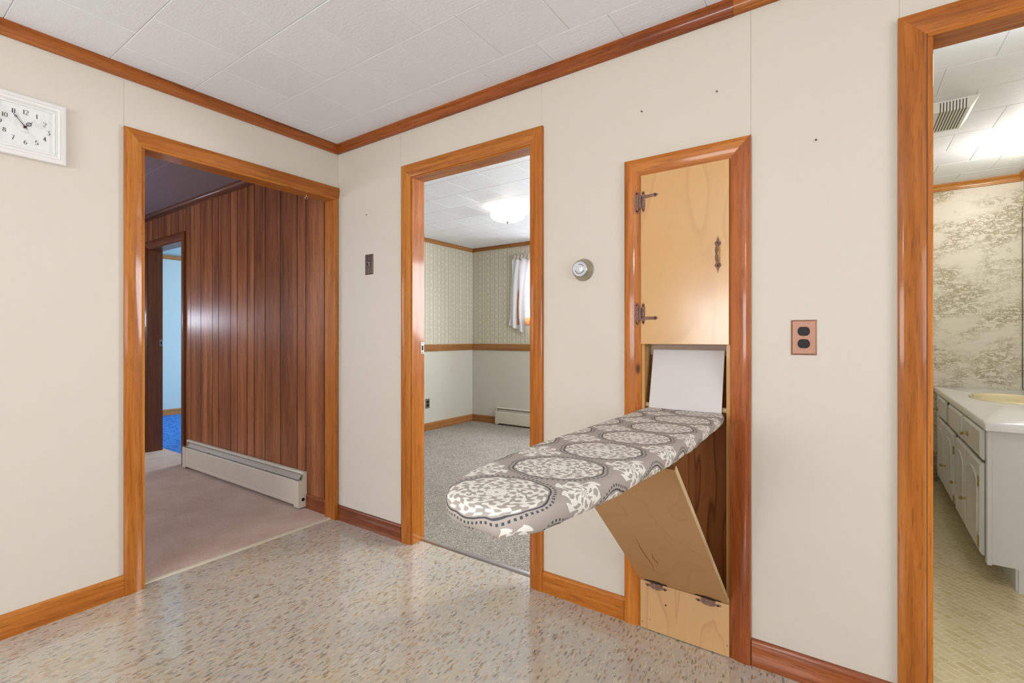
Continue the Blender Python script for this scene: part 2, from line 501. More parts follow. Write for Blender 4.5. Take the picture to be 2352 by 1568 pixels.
def cover_mat():
    """damask cotton: rows of round floral medallions ringed in charcoal, small quatrefoil sprays between"""
    n = NT('damask_cotton')
    tc = n.n('ShaderNodeTexCoord')
    sp = n.n('ShaderNodeSeparateXYZ')
    n.l(tc.outputs['UV'], sp.inputs[0])
    u, v = sp.outputs[0], sp.outputs[1]
    A, S = 0.232, 0.205
    TAU = (176, 166, 158)
    base = srgb(*TAU)
    white = srgb(238, 234, 226)
    dark = srgb(84, 84, 90)

    def cell(off):
        x = n.math('MULTIPLY', n.math('SUBTRACT', n.math('FRACT', n.math('ADD', n.math('DIVIDE', u, A), off)), 0.5), A)
        y = n.math('MULTIPLY', n.math('SUBTRACT', n.math('FRACT', n.math('ADD', n.math('DIVIDE', v, S), off)), 0.5), S)
        r = n.math('SQRT', n.math('ADD', n.math('MULTIPLY', x, x), n.math('MULTIPLY', y, y)))
        th = n.math('ARCTAN2', y, x)
        return x, y, r, th

    def cosn(th, k, ph=0.0):
        return n.math('COSINE', n.math('ADD', n.math('MULTIPLY', th, float(k)), ph))

    x, y, r, th = cell(0.5)
    # scalloped ring
    RR = n.math('ADD', n.math('ADD', 0.0875, n.math('MULTIPLY', n.math('ABSOLUTE', cosn(th, 4)), 0.004)), n.math('MULTIPLY', n.math('ABSOLUTE', cosn(th, 1, 0)), 0.004))
    q = n.math('DIVIDE', r, RR)
    # floral interior: petals in four tiers with curled gaps
    swirl = n.math('MULTIPLY', n.math('SINE', n.math('MULTIPLY', q, 17.0)), 0.9)
    p1 = n.math('MULTIPLY', n.math('COSINE', n.math('ADD', n.math('MULTIPLY', th, 8.0), swirl)), n.math('SINE', n.math('ADD', n.math('MULTIPLY', q, 24.0), 0.6)))
    p2 = n.math('MULTIPLY', n.math('COSINE', n.math('SUBTRACT', n.math('MULTIPLY', th, 16.0), n.math('MULTIPLY', swirl, 1.4))), n.math('SINE', n.math('ADD', n.math('MULTIPLY', q, 30.0), 2.0)))
    outer = n.math('GREATER_THAN', q, 0.42)
    pat = n.math('ADD', n.math('MULTIPLY', n.math('SUBTRACT', 1.0, outer), p1), n.math('MULTIPLY', outer, n.math('ADD', n.math('MULTIPLY', p2, 0.8), n.math('MULTIPLY', p1, 0.35))))
    wm = n.math('GREATER_THAN', pat, -0.02)
    rosette = n.math('LESS_THAN', r, n.math('ADD', 0.007, n.math('MULTIPLY', n.math('ABSOLUTE', cosn(th, 4)), 0.013)))
    wm = n.math('MAXIMUM', wm, rosette)
    core = n.math('LESS_THAN', r, 0.0035)
    wm = n.math('MULTIPLY', wm, n.math('SUBTRACT', 1.0, core))
    wm = n.math('MULTIPLY', wm, n.math('LESS_THAN', q, 0.93))
    # rings: solid charcoal line and dashes outside it
    ring = n.math('LESS_THAN', n.math('ABSOLUTE', n.math('SUBTRACT', q, 0.975)), 0.017)
    dash = n.math('MULTIPLY', n.math('LESS_THAN', n.math('ABSOLUTE', n.math('SUBTRACT', q, 1.060)), 0.026), n.math('GREATER_THAN', cosn(th, 60), 0.1))
    # quatrefoil sprays at the cell corners
    x2, y2, r2, th2 = cell(0.0)
    R2 = n.math('ADD', 0.040, n.math('MULTIPLY', n.math('ABSOLUTE', cosn(th2, 2)), 0.018))
    q2 = n.math('DIVIDE', r2, R2)
    f2 = n.math('MULTIPLY', n.math('COSINE', n.math('ADD', n.math('MULTIPLY', th2, 8.0), n.math('MULTIPLY', n.math('SINE', n.math('MULTIPLY', q2, 8.0)), 1.6))), n.math('SINE', n.math('ADD', n.math('MULTIPLY', q2, 11.0), 1.0)))
    sm = n.math('MULTIPLY', n.math('GREATER_THAN', f2, -0.08), n.math('LESS_THAN', q2, 1.0))
    inside = n.math('LESS_THAN', q, 1.12)
    sm = n.math('MULTIPLY', sm, n.math('SUBTRACT', 1.0, inside))
    col = n.mix(n.math('MAXIMUM', wm, sm), base, white)
    col = n.mix(n.math('MAXIMUM', ring, dash), col, dark)
    weave = n.noise(n.coord(), 500, 2)
    n.bump(n.math('ADD', n.math('MULTIPLY', weave, 0.1), n.noise(n.coord((1, 1, 1)), 10, 3)), 0.18, 0.01)
    return n.set(col, 0.8, spec=0.2)


M['cover'] = cover_mat()

# ------------------------------------------------------------------ geometry helpers


def tag(o, label=None, cat=None, group=None, kind=None):
    if label:
        o['label'] = label
    if cat:
        o['category'] = cat
    if group:
        o['group'] = group
    if kind:
        o['kind'] = kind
    return o


def empty(name, loc=(0, 0, 0), rz=0.0, parent=None):
    o = bpy.data.objects.new(name, None)
    COL.objects.link(o)
    o.location = loc
    o.rotation_euler = (0, 0, rz)
    o.empty_display_size = 0.05
    if parent:
        o.parent = parent
    return o


def wloc(o):
    v = Vector((0, 0, 0))
    while o is not None:
        v += o.location
        o = o.parent
    return v


class B:
    """collects shapes, then links them as one mesh object"""

    def __init__(s):
        s.v, s.f = [], []

    def add(s, vs, fs):
        k = len(s.v)
        s.v += [tuple(p) for p in vs]
        s.f += [tuple(i + k for i in f) for f in fs]
        return s

    def box(s, x0, x1, y0, y1, z0, z1):
        return s.add([(x0, y0, z0), (x1, y0, z0), (x1, y1, z0), (x0, y1, z0), (x0, y0, z1), (x1, y0, z1), (x1, y1, z1), (x0, y1, z1)],
                     [(0, 3, 2, 1), (4, 5, 6, 7), (0, 1, 5, 4), (1, 2, 6, 5), (2, 3, 7, 6), (3, 0, 4, 7)])

    def cbox(s, x0, x1, y0, y1, z0, z1, c=0.003):
        """box with all edges chamfered"""
        c = min(c, (x1 - x0) * .45, (y1 - y0) * .45, (z1 - z0) * .45)
        bm = bmesh.new()
        bmesh.ops.create_cube(bm, size=1)
        bmesh.ops.scale(bm, vec=(x1 - x0, y1 - y0, z1 - z0), verts=bm.verts)
        bmesh.ops.bevel(bm, geom=bm.edges[:], offset=c, segments=2, profile=0.5, affect='EDGES')
        bmesh.ops.translate(bm, vec=((x0 + x1) / 2, (y0 + y1) / 2, (z0 + z1) / 2), verts=bm.verts)
        return s.bm(bm)

    def bm(s, bm):
        bm.verts.index_update()
        vs = [v.co.copy() for v in bm.verts]
        fs = [[v.index for v in f.verts] for f in bm.faces]
        bm.free()
        return s.add(vs, fs)

    def loft(s, rings, closed=True, cap=True):
        n = len(rings[0])
        vs = [p for r in rings for p in r]
        fs = []
        for i in range(len(rings) - 1):
            for j in range(n if closed else n - 1):
                a, b = i * n + j, i * n + (j + 1) % n
                fs.append((a, b, b + n, a + n))
        if cap:
            fs.append(tuple(range(n))[::-1])
            fs.append(tuple(range((len(rings) - 1) * n, len(rings) * n)))
        return s.add(vs, fs)

    def ext(s, poly, o, ux, uy, t):
        """extrude a 2-D polygon: origin o, axes ux, uy, along t vector"""
        o, ux, uy, t = map(Vector, (o, ux, uy, t))
        a = [o + ux * p[0] + uy * p[1] for p in poly]
        return s.loft([a, [p + t for p in a]])

    def lathe(s, prof, c, axis=(0, 0, 1), seg=24, sx=1.0, sy=1.0):
        ax = Vector(axis).normalized()
        up = Vector((0, 0, 1)) if abs(ax.z) < 0.9 else Vector((1, 0, 0))
        e1 = ax.cross(up).normalized()
        e2 = ax.cross(e1)
        c = Vector(c)
        rings = []
        for r, h in prof:
            r = max(r, 1e-5)
            rings.append([c + ax * h + e1 * (r * sx * math.cos(2 * math.pi * k / seg)) + e2 * (r * sy * math.sin(2 * math.pi * k / seg)) for k in range(seg)])
        return s.loft(rings)

    def tube(s, pts, r, seg=8, flat=1.0, up=(0, 0, 1)):
        pts = [Vector(p) for p in pts]
        rings = []
        for i, p in enumerate(pts):
            d = (pts[min(i + 1, len(pts) - 1)] - pts[max(i - 1, 0)]).normalized()
            a = d.cross(Vector(up))
            if a.length < 1e-3:
                a = d.cross(Vector((1, 0, 0)))
            a.normalize()
            b = d.cross(a)
            rr = r[i] if isinstance(r, (list, tuple)) else r
            rings.append([p + a * rr * math.cos(2 * math.pi * k / seg) + b * rr * flat * math.sin(2 * math.pi * k / seg) for k in range(seg)])
        return s.loft(rings)

    def build(s, name, mat, parent=None, smooth=None, local=False, label=None, uv=None, fix=True):
        me = bpy.data.meshes.new(name)
        off = Vector((0, 0, 0)) if (local or parent is None) else wloc(parent)
        me.from_pydata([Vector(p) - off for p in s.v], [], s.f)
        if fix:
            bm = bmesh.new()
            bm.from_mesh(me)
            bmesh.ops.recalc_face_normals(bm, faces=bm.faces)
            bm.to_mesh(me)
            bm.free()
        if uv:
            l = me.uv_layers.new(name='UVMap')
            for lp in me.loops:
                l.data[lp.index].uv = uv[lp.vertex_index]
        me.materials.append(M[mat] if isinstance(mat, str) else mat)
        if smooth:
            me.shade_smooth()
            me.set_sharp_from_angle(angle=R(smooth))
        me.update()
        o = bpy.data.objects.new(name, me)
        COL.objects.link(o)
        if parent:
            o.parent = parent
        if label:
            o['label'] = label
        return o


def copy_tree(o, parent=None):
    c = o.copy()
    COL.objects.link(c)
    c.parent = parent
    for ch in [x for x in COL.objects if x.parent == o]:
        copy_tree(ch, c)
    return c


def holed(b, axis, a0, a1, z0, z1, t0, t1, holes):
    """slab along axis ('X' or 'Y') between t0 and t1 with rectangular holes, one closed skin"""
    A = sorted({a0, a1, *[min(max(h[i], a0), a1) for h in holes for i in (0, 1)]})
    Z = sorted({z0, z1, *[min(max(h[i], z0), z1) for h in holes for i in (2, 3)]})
    solid = {}
    for i in range(len(A) - 1):
        for j in range(len(Z) - 1):
            ca, cz = (A[i] + A[i + 1]) / 2, (Z[j] + Z[j + 1]) / 2
            solid[i, j] = not any(h[0] < ca < h[1] and h[2] < cz < h[3] for h in holes)
    P = (lambda a, t, z: (a, t, z)) if axis == 'X' else (lambda a, t, z: (t, a, z))
    for (i, j), ok in solid.items():
        if not ok:
            continue
        x0, x1, y0, y1 = A[i], A[i + 1], Z[j], Z[j + 1]
        b.add([P(x0, t0, y0), P(x1, t0, y0), P(x1, t0, y1), P(x0, t0, y1)], [(0, 1, 2, 3)])
        b.add([P(x0, t1, y0), P(x1, t1, y0), P(x1, t1, y1), P(x0, t1, y1)], [(3, 2, 1, 0)])
        for di, dj, q in ((-1, 0, (x0, y0, x0, y1)), (1, 0, (x1, y0, x1, y1)), (0, -1, (x0, y0, x1, y0)), (0, 1, (x0, y1, x1, y1))):
            if not solid.get((i + di, j + dj), False):
                b.add([P(q[0], t0, q[1]), P(q[2], t0, q[3]), P(q[2], t1, q[3]), P(q[0], t1, q[1])], [(0, 1, 2, 3)])
    return b


# clamshell casing profile: (distance out from the opening, height off the wall)
def clam(wd, t=0.019, inner=0.009):
    p = [(0.0, 0.0), (0.0, inner)]
    for k in range(1, 9):
        s = k / 9
        p.append((wd * s * 0.96, inner + (t - inner) * math.sin(s * math.pi * 0.62)))
    p += [(wd * 0.985, t * 0.86), (wd, t * 0.6), (wd, 0.0)]
    return p


def casing(parent, axis, face, sgn, a0, a1, z0, ztop, wd, mat_v, mat_h, left=True, right=True, top=True, t=0.019, rcut=None, lcut=None):
    """mitred casing round an opening a0..a1, up to ztop, on plane face; sgn = direction off the wall"""
    pr = clam(wd, t)
    P = (lambda a, d, z: (a, face + sgn * d, z)) if axis == 'X' else (lambda a, d, z: (face + sgn * d, a, z))
    if left:
        B().loft([[P(a0 - s, d, z0) for s, d in pr], [P(a0 - s, d, ztop + s) for s, d in pr]]).build('side_casing', mat_v, parent, 40)
    if right:
        B().loft([[P(a1 + s, d, z0) for s, d in pr], [P(a1 + s, d, ztop + s) for s, d in pr]]).build('side_casing', mat_v, parent, 40)
    if top:
        L = [P(a0 - s if lcut is None else lcut, d, ztop + s) for s, d in pr]
        Rr = [P(a1 + s if rcut is None else rcut, d, ztop + s) for s, d in pr]
        B().loft([L, Rr]).build('head_casing', mat_h, parent, 40)


def linear(axis, prof, a0, a1, face, sgn, z0=0.0, m0=0.0, m1=0.0):
    """moulding run: profile (off wall, z); m0/m1 = mitre factor at the ends"""
    P = (lambda a, d, z: (a, face + sgn * d, z)) if axis == 'X' else (lambda a, d, z: (face + sgn * d, a, z))
    return B().loft([[P(a0 + m0 * d, d, z0 + z) for d, z in prof], [P(a1 - m1 * d, d, z0 + z) for d, z in prof]])


ZC = 2.456
CROWN = [(0, 0), (0.012, 0), (0.017, 0.003), (0.0185, 0.009), (0.017, 0.014), (0.0135, 0.016), (0.0145, 0.024), (0.019, 0.034), (0.026, 0.042), (0.031, 0.046), (0.031, 0.056), (0, 0.056)]
BASE = [(0, 0), (0.014, 0), (0.014, 0.048), (0.0132, 0.050), (0.0135, 0.053), (0.0138, 0.080), (0.011, 0.090), (0.006, 0.095), (0, 0.096)]

# ------------------------------------------------------------------ SETTING: floors
f = B().box(-0.03, 5.3, -4.5, 0.09, -0.05, 0.0).build('floor', 'floor')
tag(f, 'grey beige flecked glossy linoleum floor of the kitchen', 'floor', kind='structure')
f = B().box(-4.6, -0.055, -2.4, 0.16, -0.05, 0.004).build('floor_carpet', 'hallcarpet')
tag(f, 'mauve beige carpet of the hall behind the wide left doorway', 'carpet', kind='structure')
f = B().box(-5.9, -1.75, 0.16, 4.2, -0.05, 0.004).build('floor_carpet', 'bluecarpet')
tag(f, 'bright blue shag carpet in the room beyond the hall', 'carpet', kind='structure')
f = B().box(-1.75, 2.86, 0.092, 3.5, -0.05, 0.004).build('floor_carpet', 'speckcarpet')
tag(f, 'speckled grey beige carpet of the wallpapered bedroom', 'carpet', kind='structure')
f = B().box(2.86, 4.0, 0.09, 3.5, -0.05, 0.001).build('floor_vinyl', 'bathfloor')
tag(f, 'yellow lattice patterned glossy vinyl floor of the bathroom', 'floor', kind='structure')

# thresholds
tsh = [(0.0, 0.0), (0.006, 0.0045), (0.012, 0.006), (0.026, 0.006), (0.032, 0.0)]
o = B().loft([[(-0.030 - d, -1.07, 0.001 + z) for d, z in tsh], [(-0.030 - d, -0.03, 0.001 + z) for d, z in tsh]]).build('trim_threshold', 'threshold', smooth=30)
tag(o, 'cream vinyl threshold strip between linoleum and mauve carpet', 'threshold', kind='structure')
o = B().loft([[(0.701, 0.068 + d, 0.001 + z * 1.2) for d, z in tsh], [(1.508, 0.068 + d, 0.001 + z * 1.2) for d, z in tsh]]).build('trim_threshold', 'alum', smooth=30)
tag(o, 'aluminium threshold strip in the bedroom doorway', 'threshold', kind='structure')
o = B().loft([[(2.977, 0.068 + d, 0.001 + z) for d, z in tsh], [(3.72, 0.068 + d, 0.001 + z) for d, z in tsh]]).build('trim_threshold', 'alum', smooth=30)
tag(o, 'metal threshold strip in the bathroom doorway', 'threshold', kind='structure')

# ------------------------------------------------------------------ SETTING: walls
D1 = (-1.08, -0.02, 0.0, 2.11)
D2 = (0.69, 1.518, 0.0, 2.13)
NI = (2.0575, 2.4005, 0.0, 1.88)
D3 = (2.966, 3.73, 0.0, 2.14)
TW = 0.09  # wall thickness
wr = holed(B(), 'X', -0.004, 5.3, 0, ZC + 0.1, 0.0010, TW, [D2, NI, D3]).build('wall_right', 'seam')
tag(wr, 'cream panelled wall holding the bedroom doorway and the ironing niche', 'wall', kind='structure')
GAP = 0.0007
for x0, x1, z0, z1, hl in [(0.0, 0.601, 0, ZC, []), (0.601, 1.570, 0, ZC, [D2]), (1.570, 2.470, 0, ZC, [NI]), (2.470, 2.897, 0, ZC, []), (2.897, 4.1, 0, ZC, [D3]), (4.1, 5.2, 0, ZC, [])]:
    holed(B(), 'X', x0 + GAP, x1 - GAP, z0, z1, 0.0, 0.0012, hl).build('panel', 'wall', wr)
wl = holed(B(), 'Y', -4.6, 0.004, 0, ZC + 0.1, -0.1, -0.0010, [D1]).build('wall_left', 'seam')
tag(wl, 'cream panelled wall with the clock and the wide hall doorway', 'wall', kind='structure')
for y0, y1, hl in [(-4.5, -3.588, []), (-3.588, -2.368, []), (-2.368, -1.149, []), (-1.149, 0.0, [D1])]:
    holed(B(), 'Y', y0 + GAP, y1 - GAP, 0, ZC, -0.0012, 0.0, hl).build('panel', 'wall', wl)
WK = (1.04, 2.55, 0.90, 1.76)
o = holed(B(), 'X', -0.1, 5.3, 0, ZC + 0.1, -4.6, -4.5, [WK]).build('wall_behind', 'wall')
tag(o, 'cream wall with a window behind the viewer', 'wall', kind='structure')
WS = (-3.1, -1.1, 0.95, 2.0)
o = holed(B(), 'Y', -4.6, 0.09, 0, ZC + 0.1, 5.2, 5.3, [WS]).build('wall_side', 'wall')
tag(o, 'cream side wall with a window opposite the clock', 'wall', kind='structure')

# hall shell
DH = (-3.205, -2.385, 0.0, 2.12)
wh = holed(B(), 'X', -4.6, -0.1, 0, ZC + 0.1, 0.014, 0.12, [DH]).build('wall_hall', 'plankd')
tag(wh, 'brown wood plank wall of the hall seen through the wide doorway', 'wall', kind='structure')
edges = [-4.55, -4.42, -4.20, -4.02, -3.90, -3.68, -3.47, -3.251, -3.10, -2.949, -2.806, -2.641, -2.47, -2.31, -2.208, -1.999, -1.779, -1.67, -1.454, -1.34, -1.18, -1.074, -0.911, -0.694, -0.475, -0.370, -0.151, -0.10]


def plank(x0, x1, z0, z1):
    c = 0.0030
    g = 0.0014
    x0, x1 = x0 + g, x1 - g
    prof = [(x0, 0.0135), (x0, 0.006), (x0 + c, 0.0), (x1 - c, 0.0), (x1, 0.006), (x1, 0.0135)]
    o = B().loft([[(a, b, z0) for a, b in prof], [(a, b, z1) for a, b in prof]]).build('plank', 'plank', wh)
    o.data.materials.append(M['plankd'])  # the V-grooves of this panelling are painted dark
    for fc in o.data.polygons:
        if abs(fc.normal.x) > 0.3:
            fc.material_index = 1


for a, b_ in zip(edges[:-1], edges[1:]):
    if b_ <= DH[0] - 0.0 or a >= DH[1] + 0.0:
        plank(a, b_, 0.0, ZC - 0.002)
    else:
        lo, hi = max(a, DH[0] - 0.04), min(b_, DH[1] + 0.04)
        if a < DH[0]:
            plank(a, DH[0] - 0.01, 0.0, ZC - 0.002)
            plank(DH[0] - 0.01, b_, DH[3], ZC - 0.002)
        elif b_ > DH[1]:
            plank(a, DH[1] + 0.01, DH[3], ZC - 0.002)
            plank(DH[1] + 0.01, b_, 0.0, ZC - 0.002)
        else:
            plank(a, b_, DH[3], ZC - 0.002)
WH = (-1.26, -0.74, 1.28, 1.58)
o = holed(B(), 'Y', -2.4, 0.12, 0, ZC + 0.1, -4.6, -4.5, [WH]).build('wall_hall_end', 'wall')
tag(o, 'cream end wall of the hall', 'wall', kind='structure')
WHB = (-2.9, -1.3, 1.0, 2.0)
o = holed(B(), 'X', -4.6, -0.1, 0, ZC + 0.1, -2.4, -2.3, [WHB]).build('wall_hall_back', 'wall')
tag(o, 'cream long wall of the hall opposite the planks', 'wall', kind='structure')

# blue room shell
o = B().box(-5.86, -5.76, 0.12, 4.2, 0, ZC + 0.1).build('wall_blue_room_left', 'bluewall')
tag(o, 'pale aqua wall seen through the hall and its inner doorway', 'wall', kind='structure')
o = B().box(-5.86, -4.6, 0.02, 0.12, 0, ZC + 0.1).build('wall_blue_room_front', 'bluewall')
tag(o, 'aqua wall strip beside the hall end', 'wall', kind='structure')
o = B().box(-4.6, -3.29, 0.121, 0.126, 0, ZC).build('wall_blue_room_lining', 'bluewall')
tag(o, 'aqua lining behind the hall planks', 'wall', kind='structure')
o = holed(B(), 'X', -5.86, -1.65, 0, ZC + 0.1, 4.0, 4.1, [(-4.4, -2.8, 1.0, 2.1)]).build('wall_blue_room_back', 'bluewall')
tag(o, 'aqua far wall of the blue room with its window', 'wall', kind='structure')

# bedroom shell
XB, YB = -1.648, 3.387
o = B().box(-1.75, XB, 0.12, 4.0, 0, ZC + 0.1).build('wall_bedroom_left', 'lowwall')
tag(o, 'bedroom wall in the doorway, striped paper above pale wainscot, running away', 'wall', kind='structure')
B().box(XB, XB + 0.003, TW + .03, YB, 1.09, ZC).build('wallpaper', 'paperY', o)
WB = (-0.80, 0.34, 1.42, 2.18)
o = holed(B(), 'X', XB, 2.86, 0, ZC + 0.1, YB, YB + 0.1, [WB]).build('wall_bedroom_back', 'lowwall')
tag(o, 'bedroom far wall with striped paper, wainscot and curtained window', 'wall', kind='structure')
holed(B(), 'X', XB, 2.75, 1.09, ZC, YB - 0.003, YB, [WB]).build('wallpaper', 'paperX', o)
o = holed(B(), 'Y', TW, YB + 0.1, 0, ZC + 0.1, 2.78, 2.86, []).build('wall_bedroom_right', 'lowwall')
tag(o, 'partition wall between the bedroom and the bathroom', 'wall', kind='structure')

# bathroom shell
XR, YR = 3.875, 3.346
o = B().box(2.86, 4.0, YR, YR + 0.1, 0, ZC + 0.1).build('wall_bathroom_back', 'marble')
tag(o, 'bathroom far wall in olive marbled wallpaper', 'wall', kind='structure')
o = B().box(XR, XR + 0.1, TW, YR + 0.1, 0, ZC + 0.1).build('wall_bathroom_right', 'marble')
tag(o, 'bathroom side wall behind the vanity in marbled wallpaper', 'wall', kind='structure')
o = B().box(2.8601, 2.865, TW, YR, 0, ZC).build('wall_bathroom_left', 'marble')
tag(o, 'bathroom side wall opposite the vanity in marbled wallpaper', 'wall', kind='structure')

# ------------------------------------------------------------------ SETTING: ceilings


def tile_mesh(w_, d_, c=0.0026, h=0.012):
    """one ceiling tile hanging down from z=0, chamfered lower edges"""
    a, b_ = w_ / 2 - 0.0004, d_ / 2 - 0.0004
    B_ = B().loft([[(-a, -b_, h), (a, -b_, h), (a, b_, h), (-a, b_, h)], [(-a, -b_, c), (a, -b_, c), (a, b_, c), (-a, b_, c)],
                   [(-a + c, -b_ + c, 0), (a - c, -b_ + c, 0), (a - c, b_ - c, 0), (-a + c, b_ - c, 0)]])
    return B_


def tiled(name, label, x0, x1, y0, y1, sx, sy, ox, oy, mat, stag=0.5, cond=None):
    root = B().box(x0, x1, y0, y1, ZC + 0.012, ZC + 0.05).build(name, 'tileback')
    tag(root, label, 'ceiling', kind='structure')
    cache = {}
    j0, j1 = math.floor((y0 - oy) / sy), math.ceil((y1 - oy) / sy)
    for j in range(j0, j1):
        off = ox + (stag * sx if j % 2 else 0)
        i0, i1 = math.floor((x0 - off) / sx), math.ceil((x1 - off) / sx)
        for i in range(i0, i1):
            a0, a1 = max(x0, off + i * sx), min(x1, off + (i + 1) * sx)
            b0, b1 = max(y0, oy + j * sy), min(y1, oy + (j + 1) * sy)
            if a1 - a0 < 0.01 or b1 - b0 < 0.01:
                continue
            key = (round(a1 - a0, 4), round(b1 - b0, 4))
            if key not in cache:
                t = tile_mesh(*key).build('tile', mat, root, local=True)
                cache[key] = t
            else:
                t = cache[key].copy()
                COL.objects.link(t)
                t.parent = root
            t.location = ((a0 + a1) / 2, (b0 + b1) / 2, ZC)


# rows: y edges at -0.199 - k*0.3345 ; joints .34 / .505 alternating
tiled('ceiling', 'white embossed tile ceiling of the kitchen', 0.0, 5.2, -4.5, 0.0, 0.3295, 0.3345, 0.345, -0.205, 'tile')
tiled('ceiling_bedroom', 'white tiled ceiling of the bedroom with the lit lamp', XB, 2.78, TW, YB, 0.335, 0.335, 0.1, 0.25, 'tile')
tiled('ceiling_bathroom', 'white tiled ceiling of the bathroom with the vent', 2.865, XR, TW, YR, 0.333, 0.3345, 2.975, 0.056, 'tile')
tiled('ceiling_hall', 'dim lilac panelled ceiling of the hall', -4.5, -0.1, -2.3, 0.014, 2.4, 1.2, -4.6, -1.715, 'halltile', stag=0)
o = B().box(-5.86, -1.7, 0.12, 4.1, ZC + 0.0, ZC + 0.05).build('ceiling_blue_room', 'bluewall')
tag(o, 'pale blue ceiling of the room beyond the hall', 'ceiling', kind='structure')

# ------------------------------------------------------------------ SETTING: crown and base trim
Z0 = ZC - 0.056
o = linear('Y', CROWN, -4.5, 0.0, 0.0, 1, Z0, 0, 1).build('trim_crown', 'crownY', smooth=35)
tag(o, 'varnished crown moulding above the clock and hall doorway', 'moulding', kind='structure')
o = linear('X', CROWN, 0.0, 2.413, 0.0, -1, Z0, 1, 0).build('trim_crown', 'crownX', smooth=35)
tag(o, 'long crown moulding from the corner to past the ironing niche', 'moulding', kind='structure')
CR2 = [(d * 1.03, z) for d, z in CROWN]
o = linear('X', CR2, 2.4135, 5.2, 0.0, -1, Z0 + 0.001, 0, 0).build('trim_crown', M['trimX'], smooth=35)
tag(o, 'lighter crown moulding piece joined toward the bathroom doorway', 'moulding', kind='structure')
SQ = [(0, 0), (0.016, 0), (0.018, 0.004), (0.018, 0.040), (0.024, 0.046), (0.024, 0.05), (0, 0.05)]
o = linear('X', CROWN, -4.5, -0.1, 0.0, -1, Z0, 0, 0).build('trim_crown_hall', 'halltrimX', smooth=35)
tag(o, 'dark crown moulding above the hall planks', 'moulding', kind='structure')
o = linear('Y', SQ, TW, YB, XB, 1, ZC - 0.05, 0, 1).build('trim_crown_bedroom', 'fartrimY', smooth=30)
tag(o, 'flat crown strip on the bedroom wall that runs away', 'moulding', kind='structure')
o = linear('X', SQ, XB, 2.78, YB, -1, ZC - 0.05, 1, 0).build('trim_crown_bedroom', 'fartrimX', smooth=30)
tag(o, 'flat crown strip above the bedroom window wall', 'moulding', kind='structure')
RAIL = [(0, 0), (0.014, 0), (0.016, 0.004), (0.016, 0.083), (0.013, 0.087), (0, 0.087)]
o = linear('Y', RAIL, TW + 0.03, YB, XB, 1, 1.016, 0, 1).build('trim_rail', 'fartrimY', smooth=30)
tag(o, 'wooden chair rail on the bedroom wall that runs away', 'chair rail', kind='structure')
o = linear('X', RAIL, XB, 2.78, YB, -1, 1.016, 1, 0).build('trim_rail', 'fartrimX', smooth=30)
tag(o, 'knotty chair rail below the curtained bedroom window', 'chair rail', kind='structure')
o = linear('Y', CROWN, 0.126, 4.0, -5.76, 1, 2.385, 0, 0).build('trim_crown_blue_room', 'fartrimY', smooth=35)
tag(o, 'light wood crown strip on the aqua wall', 'moulding', kind='structure')
o = linear('X', CROWN, 2.865, XR, YR, -1, Z0, 0, 1).build('trim_crown_bathroom', 'bathtrim', smooth=35)
tag(o, 'honey crown moulding above the marbled bathroom wall', 'moulding', kind='structure')
o = linear('Y', CROWN, TW, YR, XR, -1, Z0, 0, 1).build('trim_crown_bathroom', 'bathtrim', smooth=35)
tag(o, 'honey crown moulding above the vanity', 'moulding', kind='structure')

o = linear('Y', BASE, -4.5, -1.150, 0.0, 1).build('baseboard_left', M['trimY'], smooth=35)
tag(o, 'varnished baseboard under the clock', 'baseboard', kind='structure')
o = linear('X', BASE, 0.0, 0.614, 0.0, -1).build('baseboard_corner', 'basered', smooth=35)
tag(o, 'short dark red baseboard between corner and bedroom doorway', 'baseboard', kind='structure')
o = linear('X', BASE, 1.583, 1.986, 0.0, -1).build('baseboard_middle', M['trimX'], smooth=35)
tag(o, 'orange baseboard between bedroom doorway and ironing niche', 'baseboard', kind='structure')
o = linear('X', BASE, 2.474, 2.892, 0.0, -1).build('baseboard_right', 'basered', smooth=35)
tag(o, 'glossy red baseboard between ironing niche and bathroom doorway', 'baseboard', kind='structure')
o = linear('X', BASE, -0.345, -0.1, 0.0, -1, 0.004).build('baseboard_hall', 'basered', smooth=35)
tag(o, 'short baseboard right of the hall heater', 'baseboard', kind='structure')
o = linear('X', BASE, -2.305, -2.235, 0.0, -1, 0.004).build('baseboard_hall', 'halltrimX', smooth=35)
tag(o, 'stub of dark baseboard left of the hall heater', 'baseboard', kind='structure')
o = linear('Y', BASE, TW + .03, YB, XB, 1, 0.004, 0, 1).build('baseboard_bedroom', 'fartrimY', smooth=35)
tag(o, 'baseboard of the bedroom wall that runs away', 'baseboard', kind='structure')
o = linear('X', BASE, XB, -1.2, YB, -1, 0.004, 1, 0).build('baseboard_bedroom', 'fartrimX', smooth=35)
tag(o, 'baseboard left of the bedroom heater', 'baseboard', kind='structure')
o = linear('Y', BASE, 0.126, 4.0, -5.76, 1, 0.0).build('baseboard_blue_room', 'fartrimY', smooth=35)
tag(o, 'light baseboard above the blue carpet', 'baseboard', kind='structure')

# ------------------------------------------------------------------ SETTING: doorways
# hall doorway (wide, left)
d1 = empty('door_1', (0, -0.55, 0))
tag(d1, 'wide cased doorway beside the clock opening on the hall', 'doorway', kind='structure')
casing(d1, 'Y', 0.0, 1, -1.083, -0.03, 0.0, 2.110, 0.068, 'trimZ', 'trimY', right=False, rcut=-0.0025)
B().cbox(-0.1, 0.004, -1.083, -1.068, 0.0, 2.098, 0.002).build('jamb', 'trimZ', d1)
B().cbox(-0.1, 0.012, -0.032, -0.008, 0.0, 2.098, 0.002).build('jamb', 'trimZ', d1)
B().cbox(-0.1, 0.008, -1.083, -0.008, 2.098, 2.114, 0.002).build('head_jamb', 'trimY', d1)
